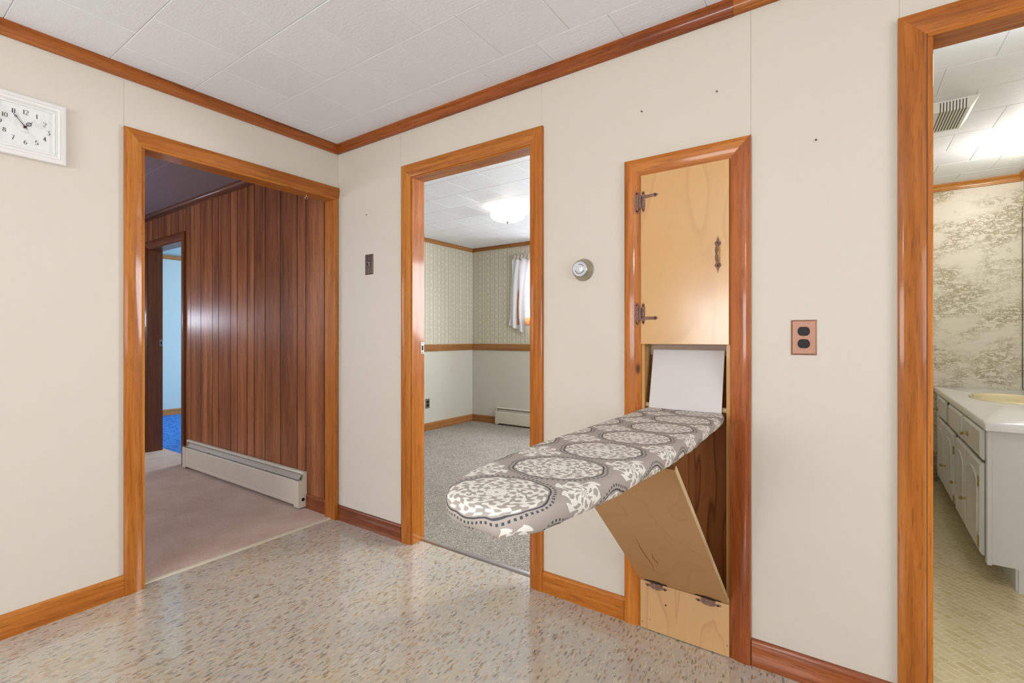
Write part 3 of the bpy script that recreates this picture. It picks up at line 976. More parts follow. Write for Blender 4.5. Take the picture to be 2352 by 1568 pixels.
# bedroom doorway
d2 = empty('door_2', (1.1, 0, 0))
tag(d2, 'tall cased bedroom doorway left of the thermostat', 'doorway', kind='structure')
casing(d2, 'X', 0.0, -1, 0.692, 1.510, 0.0, 2.124, 0.072, 'trimZ', 'trimX')
B().cbox(0.688, 0.701, -0.004, 0.092, 0.0, 2.118, 0.002).build('jamb', 'trimZ', d2)
B().cbox(1.506, 1.519, -0.004, 0.092, 0.0, 2.118, 0.002).build('jamb', 'trimZ', d2)
B().cbox(0.688, 1.519, -0.004, 0.092, 2.116, 2.131, 0.002).build('head_jamb', 'trimX', d2)
# bathroom doorway
d3 = empty('door_3', (3.3, 0, 0))
tag(d3, 'cased bathroom doorway at the right edge', 'doorway', kind='structure')
casing(d3, 'X', 0.0, -1, 2.962, 3.722, 0.0, 2.134, 0.070, 'trimZ', 'trimX', t=0.02)
B().cbox(2.964, 2.978, -0.008, 0.092, 0.0, 2.124, 0.002).build('jamb', 'trimZ', d3)
B().cbox(3.716, 3.731, -0.008, 0.092, 0.0, 2.124, 0.002).build('jamb', 'trimZ', d3)
B().cbox(2.964, 3.731, -0.008, 0.092, 2.124, 2.141, 0.002).build('head_jamb', 'trimX', d3)
# inner hall doorway
d4 = empty('door_4', (-2.8, 0, 0))
tag(d4, 'dark cased inner doorway in the plank wall leading to the blue room', 'doorway', kind='structure')
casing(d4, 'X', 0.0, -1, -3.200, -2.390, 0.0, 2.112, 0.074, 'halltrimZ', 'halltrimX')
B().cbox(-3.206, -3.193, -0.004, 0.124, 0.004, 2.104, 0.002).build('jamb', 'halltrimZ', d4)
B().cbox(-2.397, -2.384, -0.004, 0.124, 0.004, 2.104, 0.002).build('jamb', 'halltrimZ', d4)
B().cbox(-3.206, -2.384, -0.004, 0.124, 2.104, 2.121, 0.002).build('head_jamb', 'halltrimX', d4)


def strike(parent, x, y, z):
    b = B()
    b.cbox(x, x + 0.002, y - 0.013, y + 0.013, z - 0.034, z + 0.034, 0.0006)
    o = b.build('strike_plate', 'nickel', parent)
    B().box(x + 0.0015, x + 0.0024, y - 0.007, y + 0.007, z - 0.014, z + 0.014).build('latch_hole', 'slot', o, local=False)
    for dz in (-0.026, 0.026):
        B().lathe([(0.0035, 0), (0.003, 0.0012), (0.0, 0.0016)], (x + 0.002, y, z + dz), (1, 0, 0), 10).build('screw', 'screw', o, 40)


strike(d2, 0.701, 0.076, 1.135)
strike(d4, -3.193, 0.108, 1.137)


# ------------------------------------------------------------------ SETTING: windows
def window(name, label, axis, a0, a1, z0, z1, t_in, t_out, mat_v, mat_h, bars=1):
    r = empty(name, ((a0 + a1) / 2, (t_in + t_out) / 2, z0) if axis == 'X' else ((t_in + t_out) / 2, (a0 + a1) / 2, z0))
    tag(r, label, 'window', kind='structure')

    def bx(x0, x1, t0, t1, zz0, zz1, c=0.003):
        t0, t1 = min(t0, t1), max(t0, t1)
        return B().cbox(x0, x1, t0, t1, zz0, zz1, c) if axis == 'X' else B().cbox(t0, t1, x0, x1, zz0, zz1, c)
    s = 1 if t_out > t_in else -1
    w_ = 0.06
    for q in ((a0 - w_, a0, z0 - w_, z1 + w_), (a1, a1 + w_, z0 - w_, z1 + w_)):
        bx(q[0], q[1], t_in - s * 0.018, t_in, q[2], q[3]).build('side_casing', mat_v, r)
    for q in ((z0 - w_, z0), (z1, z1 + w_)):
        bx(a0, a1, t_in - s * 0.018, t_in, q[0], q[1]).build('head_casing', mat_h, r)
    m = (t_in + t_out) / 2
    for q in ((a0, a0 + 0.035), (a1 - 0.035, a1), ((a0 + a1) / 2 - 0.018, (a0 + a1) / 2 + 0.018)):
        bx(q[0], q[1], m - 0.015, m + 0.015, z0, z1).build('sash_stile', mat_v, r)
    for q in ((z0, z0 + 0.035), (z1 - 0.035, z1)):
        bx(a0 + 0.035, a1 - 0.035, m - 0.014, m + 0.014, q[0], q[1]).build('sash_rail', mat_h, r)
    mid = (a0 + a1) / 2
    for q in ((a0 + 0.035, mid - 0.018), (mid + 0.018, a1 - 0.035)):
        bx(q[0], q[1], m - 0.002, m + 0.002, z0 + 0.035, z1 - 0.035, 0.0005).build('pane', 'glass', r)
    return r


window('window_1', 'curtained bedroom window with orange wood casing', 'X', WB[0], WB[1], WB[2], WB[3], YB - 0.003, YB + 0.1, 'trimZ', 'trimX')
window('window_2', 'kitchen window in the wall behind the viewer', 'X', WK[0], WK[1], WK[2], WK[3], -4.5, -4.6, 'trimZ', 'trimX')
window('window_3', 'kitchen window in the side wall opposite the clock', 'Y', WS[0], WS[1], WS[2], WS[3], 5.2, 5.3, 'trimZ', 'trimY')
window('window_4', 'small window in the end wall of the hall', 'Y', WH[0], WH[1], WH[2], WH[3], -4.5, -4.6, 'halltrimZ', 'halltrimX')
window('window_6_added', 'added unseen window in the long hall wall, lighting the planks', 'X', WHB[0], WHB[1], WHB[2], WHB[3], -2.3, -2.4, 'halltrimZ', 'halltrimX')  # unseen window added to let fill light onto the planks
window('window_5', 'window in the far wall of the blue room', 'X', -4.4, -2.8, 1.0, 2.1, 4.0, 4.1, 'trimZ', 'trimX')

# ================================================================== THINGS
# ------------------------------------------------------------------ ironing board cabinet in the wall
cab = empty('ironing_cabinet', (2.23, 0, 0))
tag(cab, 'built-in ironing cabinet with maple door above and fold-down panel below', 'cabinet')
X0, X1 = 2.058, 2.400
casing(cab, 'X', 0.0, -1, X0, X1, 0.0, 1.868, 0.070, 'trimZ', 'trimX', left=True, right=False, t=0.021)
pr = clam(0.072, 0.021)
B().loft([[(X1 + s, -d, 0.0) for s, d in pr], [(X1 + s, -d, 1.868 + s) for s, d in pr]]).build('side_casing', 'trimred', cab, 40)
# niche box
B().box(2.064, 2.392, 0.0805, 0.0885, 0.003, 1.876).build('niche_back', 'fir', cab)
B().cbox(2.0576, 2.0700, -0.001, 0.0800, 0.2, 1.876, 0.001).build('niche_side', 'strip', cab)
B().cbox(2.3860, 2.4004, -0.001, 0.0800, 0.003, 1.876, 0.001).build('niche_side', 'strip', cab)
B().box(2.071, 2.3855, 0.072, 0.0800, 1.125, 1.20).build('niche_rail', 'shelfgray', cab)
B().tube([(2.0705, 0.022, 0.918), (2.3855, 0.022, 0.918)], 0.0105, 14).build('dowel', 'edge', cab, 40)
# upper door
door = B().cbox(2.0600, 2.3985, -0.018, -0.0015, 1.1705, 1.866, 0.0015).build('door', 'maple', cab)


def leafpoly(w_, h_, tip):
    """slender plate with spear tips at both ends, origin at its centre"""
    h = h_ / 2
    p = []
    for sg in (1, -1):
        seq = [(w_ * .5, h - tip * 1.5), (w_ * .5, h - tip), (w_ * .26, h - tip * .85), (w_ * .42, h - tip * .55), (w_ * .16, h - tip * .3), (0, h)]
        seq2 = [(-a, b) for a, b in reversed(seq[:-1])]
        s_ = seq + seq2
        p += [(sg * a, sg * b) for a, b in s_]
    return p


def spear(l, w_):
    return [(0, -w_ / 2), (l * .70, -w_ * .42), (l * .76, -w_ * .62), (l * .86, -w_ * .5), (l * .93, -w_ * .18), (l, 0), (l * .93, w_ * .18), (l * .86, w_ * .5), (l * .76, w_ * .62), (l * .70, w_ * .42), (0, w_ / 2)]


def hl_hinge(zc, up):
    b = B()
    b.ext(leafpoly(0.0145, 0.096, 0.016), (2.044, -0.0195, zc), (1, 0, 0), (0, 0, 1), (0, -0.0022, 0))
    h = b.build('hinge', 'copper', door, label='copper wrought-style strap hinge')
    B().tube([(2.0555, -0.0205, zc - 0.026), (2.0555, -0.0205, zc + 0.026)], 0.0034, 10).build('barrel', 'copper', h, 40)
    b = B()
    b.ext(leafpoly(0.0150, 0.090, 0.015), (2.0710, -0.0182, zc), (1, 0, 0), (0, 0, 1), (0, -0.0022, 0))
    b.box(2.056, 2.066, -0.0204, -0.0182, zc - 0.024, zc + 0.024)
    za = zc + 0.018 * up
    th = 0.06 if up > 0 else 0.0
    ux = (math.cos(th), 0, math.sin(th))
    uz = (-math.sin(th), 0, math.cos(th))
    b.ext(spear(0.062, 0.0135), (2.071, -0.0183, za), ux, uz, (0, -0.0024, 0))
    b.build('strap', 'copper', h)
    for x, z in ((2.044, zc + 0.036), (2.044, zc - 0.036), (2.071, zc + 0.034), (2.071, zc - 0.034), (2.071 + 0.050, za + (0.003 if up > 0 else 0))):
        B().lathe([(0.0036, 0), (0.0036, 0.001), (0.002, 0.0022), (0, 0.0026)], (x, -0.0212, z), (0, -1, 0), 10).build('screw', 'screw', h, 40)


hl_hinge(1.757, 1)
hl_hinge(1.295, -1)
# pull handle
hx = 2.3600
pts = []
for k in range(13):
    a = math.pi * k / 12
    pts.append((hx, -0.020 - 0.026 * math.sin(a), 1.5125 + 0.037 * math.cos(a)))
hd = B().tube(pts, [0.003 + 0.0032 * math.sin(math.pi * k / 12) for k in range(13)], 10, flat=0.7).build('handle', 'copper', door, 50, label='copper pull with heart shaped ends')
for zc_, sg in ((1.556, 1), (1.469, -1)):
    heart = [(0, -0.010), (0.007, -0.011), (0.0115, -0.004), (0.0105, 0.003), (0.005, 0.008), (0.0035, 0.014), (0.0015, 0.018), (0, 0.027),
             (-0.0015, 0.018), (-0.0035, 0.014), (-0.005, 0.008), (-0.0105, 0.003), (-0.0115, -0.004), (-0.007, -0.011)]
    B().ext([(x, z * sg) for x, z in heart], (hx, -0.018, zc_), (1, 0, 0), (0, 0, 1), (0, -0.0028, 0)).build('end_plate', 'copper', hd)
    B().lathe([(0.0036, 0), (0.0034, 0.0012), (0, 0.002)], (hx, -0.0208, zc_), (0, -1, 0), 10).build('screw', 'screw', hd, 40)
# bottom fixed panel
low = B().cbox(2.0585, 2.3990, -0.0185, -0.0015, 0.003, 0.1985, 0.0012).build('kick_panel', 'birch', cab)
for x, z, r in ((2.163, 0.1235, 0.0036), (2.067, 0.028, 0.0022), (2.392, 0.045, 0.0022), (2.098, 0.045, 0.0018)):
    B().lathe([(r, 0), (r * .8, 0.0008), (0, 0.001)], (x, -0.0186, z), (0, -1, 0), 10).build('nail', 'screw', low, 40)
# fold-down support panel, hinged at the top of the kick panel, leaning out to prop the board
SL = 0.950
ang = math.atan2(0.662, 0.692)  # elevation of the panel above the floor line
dv = Vector((0, -math.cos(ang), math.sin(ang)))
nv = Vector((0, -math.sin(ang), -math.cos(ang)))  # outward face normal (towards the floor side)
O = Vector((0, -0.0185, 0.2005))


def slab(x0, x1, s0, s1, t0, t1, c=0.0012):
    b = B().cbox(x0, x1, s0, s1, t0, t1, c)
    b.v = [tuple(Vector((p[0], 0, 0)) + O + dv * p[1] - nv * p[2]) for p in b.v]
    return b


sup = slab(2.0585, 2.3980, 0.0, SL, 0.0, 0.0155).build('support_panel', 'support', cab, None, label='plywood door let down as the board prop')
slab(2.3975, 2.3990, 0.001, SL - 0.001, 0.0005, 0.0150, 0.0003).build('edge_band', 'edge', sup)
slab(2.0595, 2.3975, SL - 0.0008, SL + 0.0012, 0.001, 0.0145, 0.0003).build('end_grain', 'rough_end', sup)
for a0, a1, s0, s1 in ((2.148, 2.1525, 0.16, 0.44), (2.178, 2.181, 0.22, 0.32)):
    pts = [(a0 + (a1 - a0) * k / 6 + 0.003 * math.sin(k * 1.3) + 0.006 * (6 - k) / 6, s0 + (s1 - s0) * k / 6) for k in range(7)]
    b = B()
    ring = []
    for k, (x, s_) in enumerate(pts):
        hw = 0.0019 * math.sin(math.pi * (k + 0.3) / 6.6)
        c = O + dv * s_ + nv * 0.0003
        ring.append([(x - hw, c.y, c.z), (x + hw, c.y, c.z), (x + hw, c.y - nv.y * .0006, c.z - nv.z * .0006), (x - hw, c.y - nv.y * .0006, c.z - nv.z * .0006)])
    b.loft(ring).build('crack', 'rough_end', sup)


def low_hinge(xc, xl):
    """copper butterfly hinge: one leaf on the kick panel, one under the leaning panel"""
    b = B()
    L = xl / 2
    poly = [(-L, 0.001), (-L * .86, -0.004), (-L * .74, -0.006), (-L * .62, -0.0035), (-L * .4, -0.009), (0, -0.0125), (L * .4, -0.009), (L * .62, -0.0035), (L * .74, -0.006), (L * .86, -0.004), (L, 0.001),
            (L * .8, 0.004), (L * .5, 0.003), (L * .45, 0.009), (-L * .45, 0.009), (-L * .5, 0.003), (-L * .8, 0.004)]
    b.ext(poly, (xc, -0.0187, 0.186), (1, 0, 0), (0, 0, 1), (0, -0.0022, 0))
    h = b.build('hinge', 'copper', low, label='copper butterfly hinge')
    B().tube([(xc - L * .55, -0.0215, 0.1965), (xc + L * .55, -0.0215, 0.1965)], 0.0032, 10).build('barrel', 'copper', h, 40)
    b = B()
    pp = [(x, -z + 0.012) for x, z in poly]
    q0 = O + nv * 0.0004
    b.ext([(x, z - 0.002) for x, z in pp], (xc, q0.y, q0.z), (1, 0, 0), tuple(dv), tuple(nv * 0.002))
    b.build('leaf', 'screw', h)
    for sx in (-.74, .74):
        B().lathe([(0.0034, 0), (0.0032, 0.0012), (0, 0.002)], (xc + L * sx, -0.0208, 0.1845), (0, -1, 0), 10).build('screw', 'screw', h, 40)


low_hinge(2.125, 0.094)
low_hinge(2.325, 0.096)
# pale heat shield leaning in the niche behind the board
b = B().cbox(2.0890, 2.3700, -0.003, 0.003, 0.0, 0.246, 0.0015)
lean = math.atan2(0.06, 0.236)
b.v = [(p[0] , -0.004 + p[1] * math.cos(lean) + p[2] * math.sin(lean), 0.9085 + p[2] * math.cos(lean) - p[1] * math.sin(lean)) for p in b.v]
B_ = b.build('heat_shield', 'iron_rest', cab, None, label='grey white panel leaning in the niche')

# ------------------------------------------------------------------ ironing board with its padded cover
brd = empty('ironing_board', (2.23, -0.6, 0.87))
tag(brd, 'fold-out ironing board in grey damask cover, projecting from the cabinet', 'ironing board')


def zt(y):
    return 0.912 + 0.024 * min(1.0, -y / 1.2)


left = [(2.077, 0.004), (2.070, -0.03), (2.076, -0.12), (2.084, -0.30), (2.090, -0.50), (2.095, -0.70), (2.101, -0.86), (2.110, -1.0), (2.124, -1.13), (2.140, -1.22), (2.158, -1.29), (2.184, -1.335), (2.222, -1.362), (2.270, -1.374)]
right = [(2.318, -1.370), (2.350, -1.350), (2.372, -1.312), (2.385, -1.25), (2.394, -1.16), (2.401, -1.05), (2.409, -0.90), (2.412, -0.75), (2.411, -0.6), (2.405, -0.45), (2.398, -0.30), (2.391, -0.16), (2.386, -0.05), (2.378, 0.004)]
ctrl = left + right


def resample(pts, n):
    # closed Catmull-Rom then uniform resample
    P = [Vector((a, b_, 0)) for a, b_ in pts]
    dense = []
    N = len(P)
    for i in range(N):
        p0, p1, p2, p3 = P[(i - 1) % N], P[i], P[(i + 1) % N], P[(i + 2) % N]
        for k in range(8):
            t = k / 8
            if i == N - 1:
                q = p1.lerp(p2, t)
            elif i in (0,) or i == N - 2:
                q = p1.lerp(p2, t)
            else:
                q = 0.5 * ((2 * p1) + (-p0 + p2) * t + (2 * p0 - 5 * p1 + 4 * p2 - p3) * t * t + (-p0 + 3 * p1 - 3 * p2 + p3) * t ** 3)
            dense.append(q)
    L = [0]
    for a, b_ in zip(dense, dense[1:] + dense[:1]):
        L.append(L[-1] + (b_ - a).length)
    out = []
    j = 0
    for k in range(n):
        s = L[-1] * k / n
        while L[j + 1] < s:
            j += 1
        a, b_ = dense[j], dense[(j + 1) % len(dense)]
        out.append(a.lerp(b_, (s - L[j]) / max(1e-9, L[j + 1] - L[j])))
    return out


NP = 220
outl = resample(ctrl, NP)
from mathutils import noise as mnoise
# ring profile: (inset, drop, drape length used by the print)
prof = [(0.145, 0.0, 0), (0.10, 0.0, 0), (0.06, 0.0, 0), (0.03, 0.0004, 0), (0.016, 0.0014, 0), (0.008, 0.004, 0.0), (0.003, 0.009, 0.006), (0.0, 0.017, 0.014), (0.0005, 0.026, 0.023), (0.003, 0.035, 0.032),
        (0.009, 0.043, 0.041), (0.018, 0.047, 0.05), (0.032, 0.0475, 0.064), (0.06, 0.0465, 0.09)]
spine = lambda p: Vector((2.245, min(-0.12, max(p.y, -1.24)), 0))
vs, uvs = [], []
rings = []
for ins, drop, dr in prof:
    ring = []
    for k, p in enumerate(outl):
        c = spine(p)
        d = p - c
        L = d.length
        n2 = d / L
        q = p - n2 * min(ins, L * 0.98)
        e = 0.0
        arc = k / NP * 3.4
        tip = max(0.0, (-p.y - 1.15) / 0.22)
        if drop > 0.003:
            e = mnoise.noise(Vector((arc * 9, drop * 30, 1.7))) * 0.0026 + mnoise.noise(Vector((arc * 34, drop * 20, 5))) * (0.0012 + 0.0028 * tip)
        zz = zt(p.y) - drop * (1 + 0.10 * mnoise.noise(Vector((arc * 5, 2, 2)))) + mnoise.noise(Vector((q.x * 9, q.y * 7, 0))) * 0.0012
        if drop > 0.01:
            zz += mnoise.noise(Vector((arc * 26, 9, 3))) * (0.0012 + 0.004 * tip)
        q = q + n2 * e
        ring.append((q.x, q.y, zz))
        qq = p - n2 * min(ins, L * .98) if dr == 0 else p + n2 * (dr - 0.003)
        uvs.append(((qq.x - 2.272 - 0.026 * max(0, (qq.y + 1.3))) , qq.y + 1.302))
    rings.append(ring)
b = B()
b.loft(rings, cap=False)
kk = len(b.v)
# top centre strip: fill the inner ring with a fan to the spine
cent = []
inner = rings[0]
for k in range(NP):
    p = outl[k]
    c = spine(p)
    yy = inner[k][1] * 0.35 + c.y * 0.65
    cent.append((c.x, yy, zt(yy)))
b.v += cent
uvs += [((c[0] - 2.272 - 0.026 * max(0, (c[1] + 1.3))), c[1] + 1.302) for c in cent]
for k in range(NP):
    k2 = (k + 1) % NP
    b.f.append((k, k2, kk + k2, kk + k))
b.f.append(tuple(range(kk, kk + NP)))
cov = b.build('cover', 'cover', brd, 70, uv=uvs, label='grey damask cotton cover with white medallions')
wood_ring = []
for z in (0.0, 0.016):
    wood_ring.append([(p.x - 0.034 * (p - c).normalized().x, p.y - 0.034 * (p - c).normalized().y, zt(p.y) - 0.0455 + z * 0.8) for p in outl for c in [spine(p)]])
B().loft(wood_ring).build('board', 'support', brd, 40)

# ------------------------------------------------------------------ thermostat, switch, outlets
th = empty('thermostat', (1.790, 0, 1.500))
tag(th, 'round champagne thermostat right of the bedroom doorway', 'thermostat')
cth = (1.790, 0.0, 1.500)
B().lathe([(0.050, 0.0), (0.050, 0.004), (0.0485, 0.006), (0.047, 0.006)], cth, (0, -1, 0), 48).build('base_ring', 'thermo', th, 30)
B().lathe([(0.0465, 0.005), (0.0465, 0.010), (0.044, 0.022), (0.0385, 0.034), (0.034, 0.039), (0.0335, 0.0385)], cth, (0, -1, 0), 48).build('cover_ring', 'thermo', th, 35)
B().lathe([(0.0335, 0.030), (0.0335, 0.039), (0.031, 0.0415), (0.028, 0.0405), (0.027, 0.0395), (0.0, 0.0395)], cth, (0, -1, 0), 48).build('dial', 'dialwhite', th, 30)
b = B()
for a0, a1 in ((R(20), R(100)), (R(190), R(340))):
    pts = [(cth[0] + 0.021 * math.cos(a0 + (a1 - a0) * k / 10), -0.0398, cth[2] + 0.021 * math.sin(a0 + (a1 - a0) * k / 10)) for k in range(11)]
    b.tube(pts, 0.0012, 6, up=(0, 1, 0))
b.build('scale_arc', 'screw', th, 40)
B().lathe([(0.017, 0.039), (0.0165, 0.0425), (0.013, 0.044), (0, 0.0445)], cth, (0, -1, 0), 32).build('dial_cap', 'dialwhite', th, 40)
b = B().box(cth[0] + 0.012, cth[0] + 0.0265, -0.0435, -0.0395, cth[2] + 0.0045, cth[2] + 0.0085)
b.build('pointer', 'clockwhite', th)

sw = empty('light_switch', (0.317, 0, 1.651))
tag(sw, 'small dark brown switch plate between the corner and bedroom doorway', 'switch')


def bevplate(x0, x1, z0, z1, t, c):
    return B().loft([[(x0, 0, z0), (x1, 0, z0), (x1, 0, z1), (x0, 0, z1)], [(x0, -t * .35, z0), (x1, -t * .35, z0), (x1, -t * .35, z1), (x0, -t * .35, z1)],
                     [(x0 + c, -t, z0 + c), (x1 - c, -t, z0 + c), (x1 - c, -t, z1 - c), (x0 + c, -t, z1 - c)]])


bevplate(0.2795, 0.3545, 1.5885, 1.7135, 0.006, 0.005).build('plate', 'brownplate', sw)
B().cbox(0.309, 0.327, -0.0085, -0.0055, 1.639, 1.664, 0.001).build('bezel', 'nickel', sw)
B().cbox(0.3115, 0.3175, -0.012, -0.008, 1.641, 1.659, 0.001).build('toggle', 'blackplug', sw)
for z in (1.705, 1.684, 1.618, 1.597):
    B().lathe([(0.0028, 0), (0.0026, 0.001), (0, 0.0014)], (0.318, -0.006, z), (0, -1, 0), 10).build('screw', 'nickel', sw, 40)


def outlet(name, label, loc, rz, plate_mat, s=1.0):
    r = empty(name, loc, rz)
    tag(r, label, 'outlet')
    bb = bevplate(-0.0385, 0.0385, -0.061, 0.061, 0.0065, 0.005)
    bb.v = [(x * s, y, z * s) for x, y, z in bb.v]
    bb.build('plate', plate_mat, r, local=True)
    for zc_ in (0.0215, -0.0215):
        poly = []
        for k in range(28):
            a = 2 * math.pi * k / 28
            poly.append((0.0185 * math.cos(a), max(-0.0155, min(0.0155, 0.0185 * math.sin(a)))))
        o = B().ext([(x * s, z * s) for x, z in poly], (0, -0.006, zc_ * s), (1, 0, 0), (0, 0, 1), (0, -0.0028, 0)).build('receptacle', 'blackplug', r, local=True)
        for sx in (-0.0062, 0.0062):
            B().box((sx - 0.001) * s, (sx + 0.001) * s, -0.0092, -0.0087, (zc_ - 0.002) * s, (zc_ + 0.007) * s).build('slot', 'slot', o, local=True)
        B().lathe([(0.0022 * s, 0), (0.0022 * s, 0.0006), (0, 0.0007)], (0, -0.0088, (zc_ - 0.008) * s), (0, -1, 0), 10).build('slot', 'slot', o, local=True)
    B().lathe([(0.003, 0), (0.0028, 0.0012), (0, 0.0018)], (0, -0.0065, 0), (0, -1, 0), 12).build('screw', plate_mat, r, 40, local=True)
    return r


outlet('wall_outlet', 'copper plated outlet with dark sockets right of the ironing cabinet', (2.637, 0, 1.198), 0, 'plate')
outlet('wall_outlet', 'small grey outlet low on the bedroom wall', (XB, 2.487, 0.348), R(90), 'nickel')

# nails left in the wall
for (x, z, lab) in ((0.294, 1.964, 'tiny dark nail high above the brown light switch'), (2.059, 2.139, 'tiny dark nail above the left corner of the ironing cabinet'),
                    (2.353, 2.137, 'tiny dark nail above the right side of the ironing cabinet'), (2.673, 1.878, 'tiny dark nail high above the copper outlet')):
    o = B().lathe([(0.0022, 0.0), (0.0016, 0.001), (0.0016, 0.006), (0.0032, 0.0065), (0.003, 0.0078), (0, 0.0082)], (x, 0, z), (0, -1, -0.3), 10).build('nail', 'screw', None, 40)
    tag(o, lab, 'nail', 'nails left in the kitchen wall')
# screw eye under the head of the hall doorway
pts = [(-0.046, -0.200, 2.0985), (-0.046, -0.200, 2.088)]
for k in range(15):
    a = R(90) - 2 * math.pi * k / 15.5
    pts.append((-0.046, -0.200 + 0.0072 * math.cos(a) * 1.0, 2.079 + 0.0085 * math.sin(a)))
o = B().tube(pts, 0.0014, 8, up=(1, 0, 0)).build('screw_eye', 'steel', None, 50)
tag(o, 'small bright screw eye under the wide doorway head', 'hook')

# ------------------------------------------------------------------ clock
ck = empty('wall_clock', (0, -1.480, 2.053))
tag(ck, 'white rectangular wall clock with stepped frame, left of the hall doorway', 'clock')
cy_, cz_ = -1.480, 2.053


def sqring(h0, h1, x0, x1):
    """square frame: half sizes outer h1, inner h0, bevelled between depths x0 (outer) and x1 (inner)"""
    rg = []
    for h, x in ((h1, 0.002), (h1, x0), ((h1 - 0.003), x0 + 0.003), (h0 + 0.002, x1), (h0, x1 - 0.003), (h0, 0.002)):
        rg.append([(x, cy_ - h, cz_ - h), (x, cy_ + h, cz_ - h), (x, cy_ + h, cz_ + h), (x, cy_ - h, cz_ + h)])
    bb = B().loft(rg + [rg[0]], cap=False)
    return bb


sqring(0.107, 0.124, 0.026, 0.034).build('frame', 'clockwhite', ck, label='outer frame step')
sqring(0.096, 0.1072, 0.029, 0.031).build('frame_step', 'clockwhite', ck)
sqring(0.091, 0.0965, 0.026, 0.0275).build('frame_step', 'clockwhite', ck)
sqring(0.083, 0.0915, 0.022, 0.025).build('frame_step', 'clockwhite', ck)
B().box(0.001, 0.016, cy_ - 0.0835, cy_ + 0.0835, cz_ - 0.0835, cz_ + 0.0835).build('dial', 'clockface', ck)


def arc(cx, cy, rx, ry, a0, a1, n=14):
    return [(cx + rx * math.cos(R(a0 + (a1 - a0) * k / n)), cy + ry * math.sin(R(a0 + (a1 - a0) * k / n))) for k in range(n + 1)]


GLY = {'1': [[(0.0, 0.0), (0.0, 1.0)]],
       '2': [arc(0.0, 0.73, 0.26, 0.27, 165, -35) + [(-0.1, 0.22), (-0.28, 0.02)], [(-0.28, 0.03), (0.3, 0.03)]],
       '3': [[(-0.24, 0.98), (0.22, 0.98), (0.0, 0.62)], arc(-0.02, 0.30, 0.28, 0.31, 85, -150)],
       '4': [[(0.1, 0.0), (0.1, 1.0)], [(0.1, 1.0), (-0.3, 0.28), (0.32, 0.28)]],
       '5': [[(0.24, 0.98), (-0.16, 0.98), (-0.2, 0.55)], arc(0.0, 0.31, 0.27, 0.31, 130, -150)],
       '6': [arc(0.0, 0.30, 0.26, 0.30, 0, 360, 20), [(-0.26, 0.32), (-0.2, 0.65), (0.0, 0.9), (0.2, 0.99)]],
       '7': [[(-0.26, 0.98), (0.28, 0.98)], [(0.28, 0.98), (0.06, 0.55), (-0.08, 0.0)]],
       '8': [arc(0.0, 0.74, 0.20, 0.24, 0, 360, 20), arc(0.0, 0.26, 0.26, 0.27, 0, 360, 20)],
       '9': [arc(0.0, 0.70, 0.26, 0.29, 0, 360, 20), [(0.26, 0.68), (0.2, 0.35), (0.0, 0.1), (-0.2, 0.01)]],
       '0': [arc(0.0, 0.5, 0.27, 0.50, 0, 360, 22)]}


def numeral(txt, u, v, h):
    """didone numerals: strokes thick when upright, thin when level (u right, v up on the dial)"""
    b = B()
    adv = 0.62
    x0 = -(len(txt) - 1) * adv / 2
    if txt == '11':
        adv = 0.42
        x0 = -adv / 2
    for i, ch in enumerate(txt):
        for pl in GLY[ch]:
            for k in range(len(pl) - 1):
                (ax, ay), (bx, by) = pl[k], pl[k + 1]
                dx, dy = bx - ax, by - ay
                L = math.hypot(dx, dy)
                if L < 1e-6:
                    continue
                wdt = 0.035 + 0.14 * (abs(dy) / L) ** 1.5
                if ch == '1':
                    wdt = 0.20
                nx, ny = wdt / 2, 0.035
                q = [(ax - nx, ay), (ax + nx, ay), (bx + nx, by), (bx - nx, by)] if abs(dy) > abs(dx) * 0.35 else [(ax, ay - ny), (bx, by - ny), (bx, by + ny), (ax, ay + ny)]
                q = [(u + (x0 + i * adv + p[0]) * h * 0.82, v + (p[1] - 0.5) * h) for p in q]
                b.ext(q, (0.0162 + 0.00003 * (k % 4) + 0.00015 * (GLY[ch].index(pl)), cy_, cz_), (0, 1, 0), (0, 0, 1), (0.0004, 0, 0))
    b.build('numeral', 'ink', ck)


for nme, u, v in (('12', 0.001, 0.0600), ('1', 0.035, 0.0545), ('2', 0.0590, 0.0300), ('3', 0.0705, -0.001), ('4', 0.0590, -0.0300), ('5', 0.0345, -0.0530), ('6', 0.001, -0.0610),
                  ('7', -0.0345, -0.0530), ('8', -0.0590, -0.0300), ('9', -0.0705, 0.001), ('10', -0.0590, 0.0300), ('11', -0.0330, 0.0545)):
    numeral(nme, u, v, 0.0178)
# faint maker's line under the centre
B().box(0.0161, 0.0164, cy_ - 0.013, cy_ - 0.008, cz_ - 0.0205, cz_ - 0.0198).box(0.0161, 0.0164, cy_ - 0.004, cy_ + 0.009, cz_ - 0.0225, cz_ - 0.0218).build('printed_mark', 'handgray', ck)


def hand(name, ang, L0, L1, w_, mat, x, deco=None):
    """ang clockwise from 12"""
    a = R(90 - ang)
    ux = (0, math.cos(a), math.sin(a))
    uy = (0, -math.sin(a), math.cos(a))
    b = B().ext([(L0, -w_ / 2), (L1, -w_ / 5), (L1, w_ / 5), (L0, w_ / 2)], (x, cy_, cz_), ux, uy, (0.0008, 0, 0))
    if deco:
        c, r, ww = deco
        rg = []
        for k in range(25):
            t = 2 * math.pi * k / 24
            rr = [(c + (r * 1.0 + e) * math.cos(t), (r * 0.8 + e) * math.sin(t)) for e in (-ww / 2, ww / 2)]
            f3 = lambda p, dx: tuple(Vector((x + dx, cy_, cz_)) + Vector(ux) * p[0] + Vector(uy) * p[1])
            rg.append([f3(rr[0], 0), f3(rr[1], 0), f3(rr[1], 0.0009), f3(rr[0], 0.0009)])
        b.loft(rg, cap=False)
    b.build(name, mat, ck)


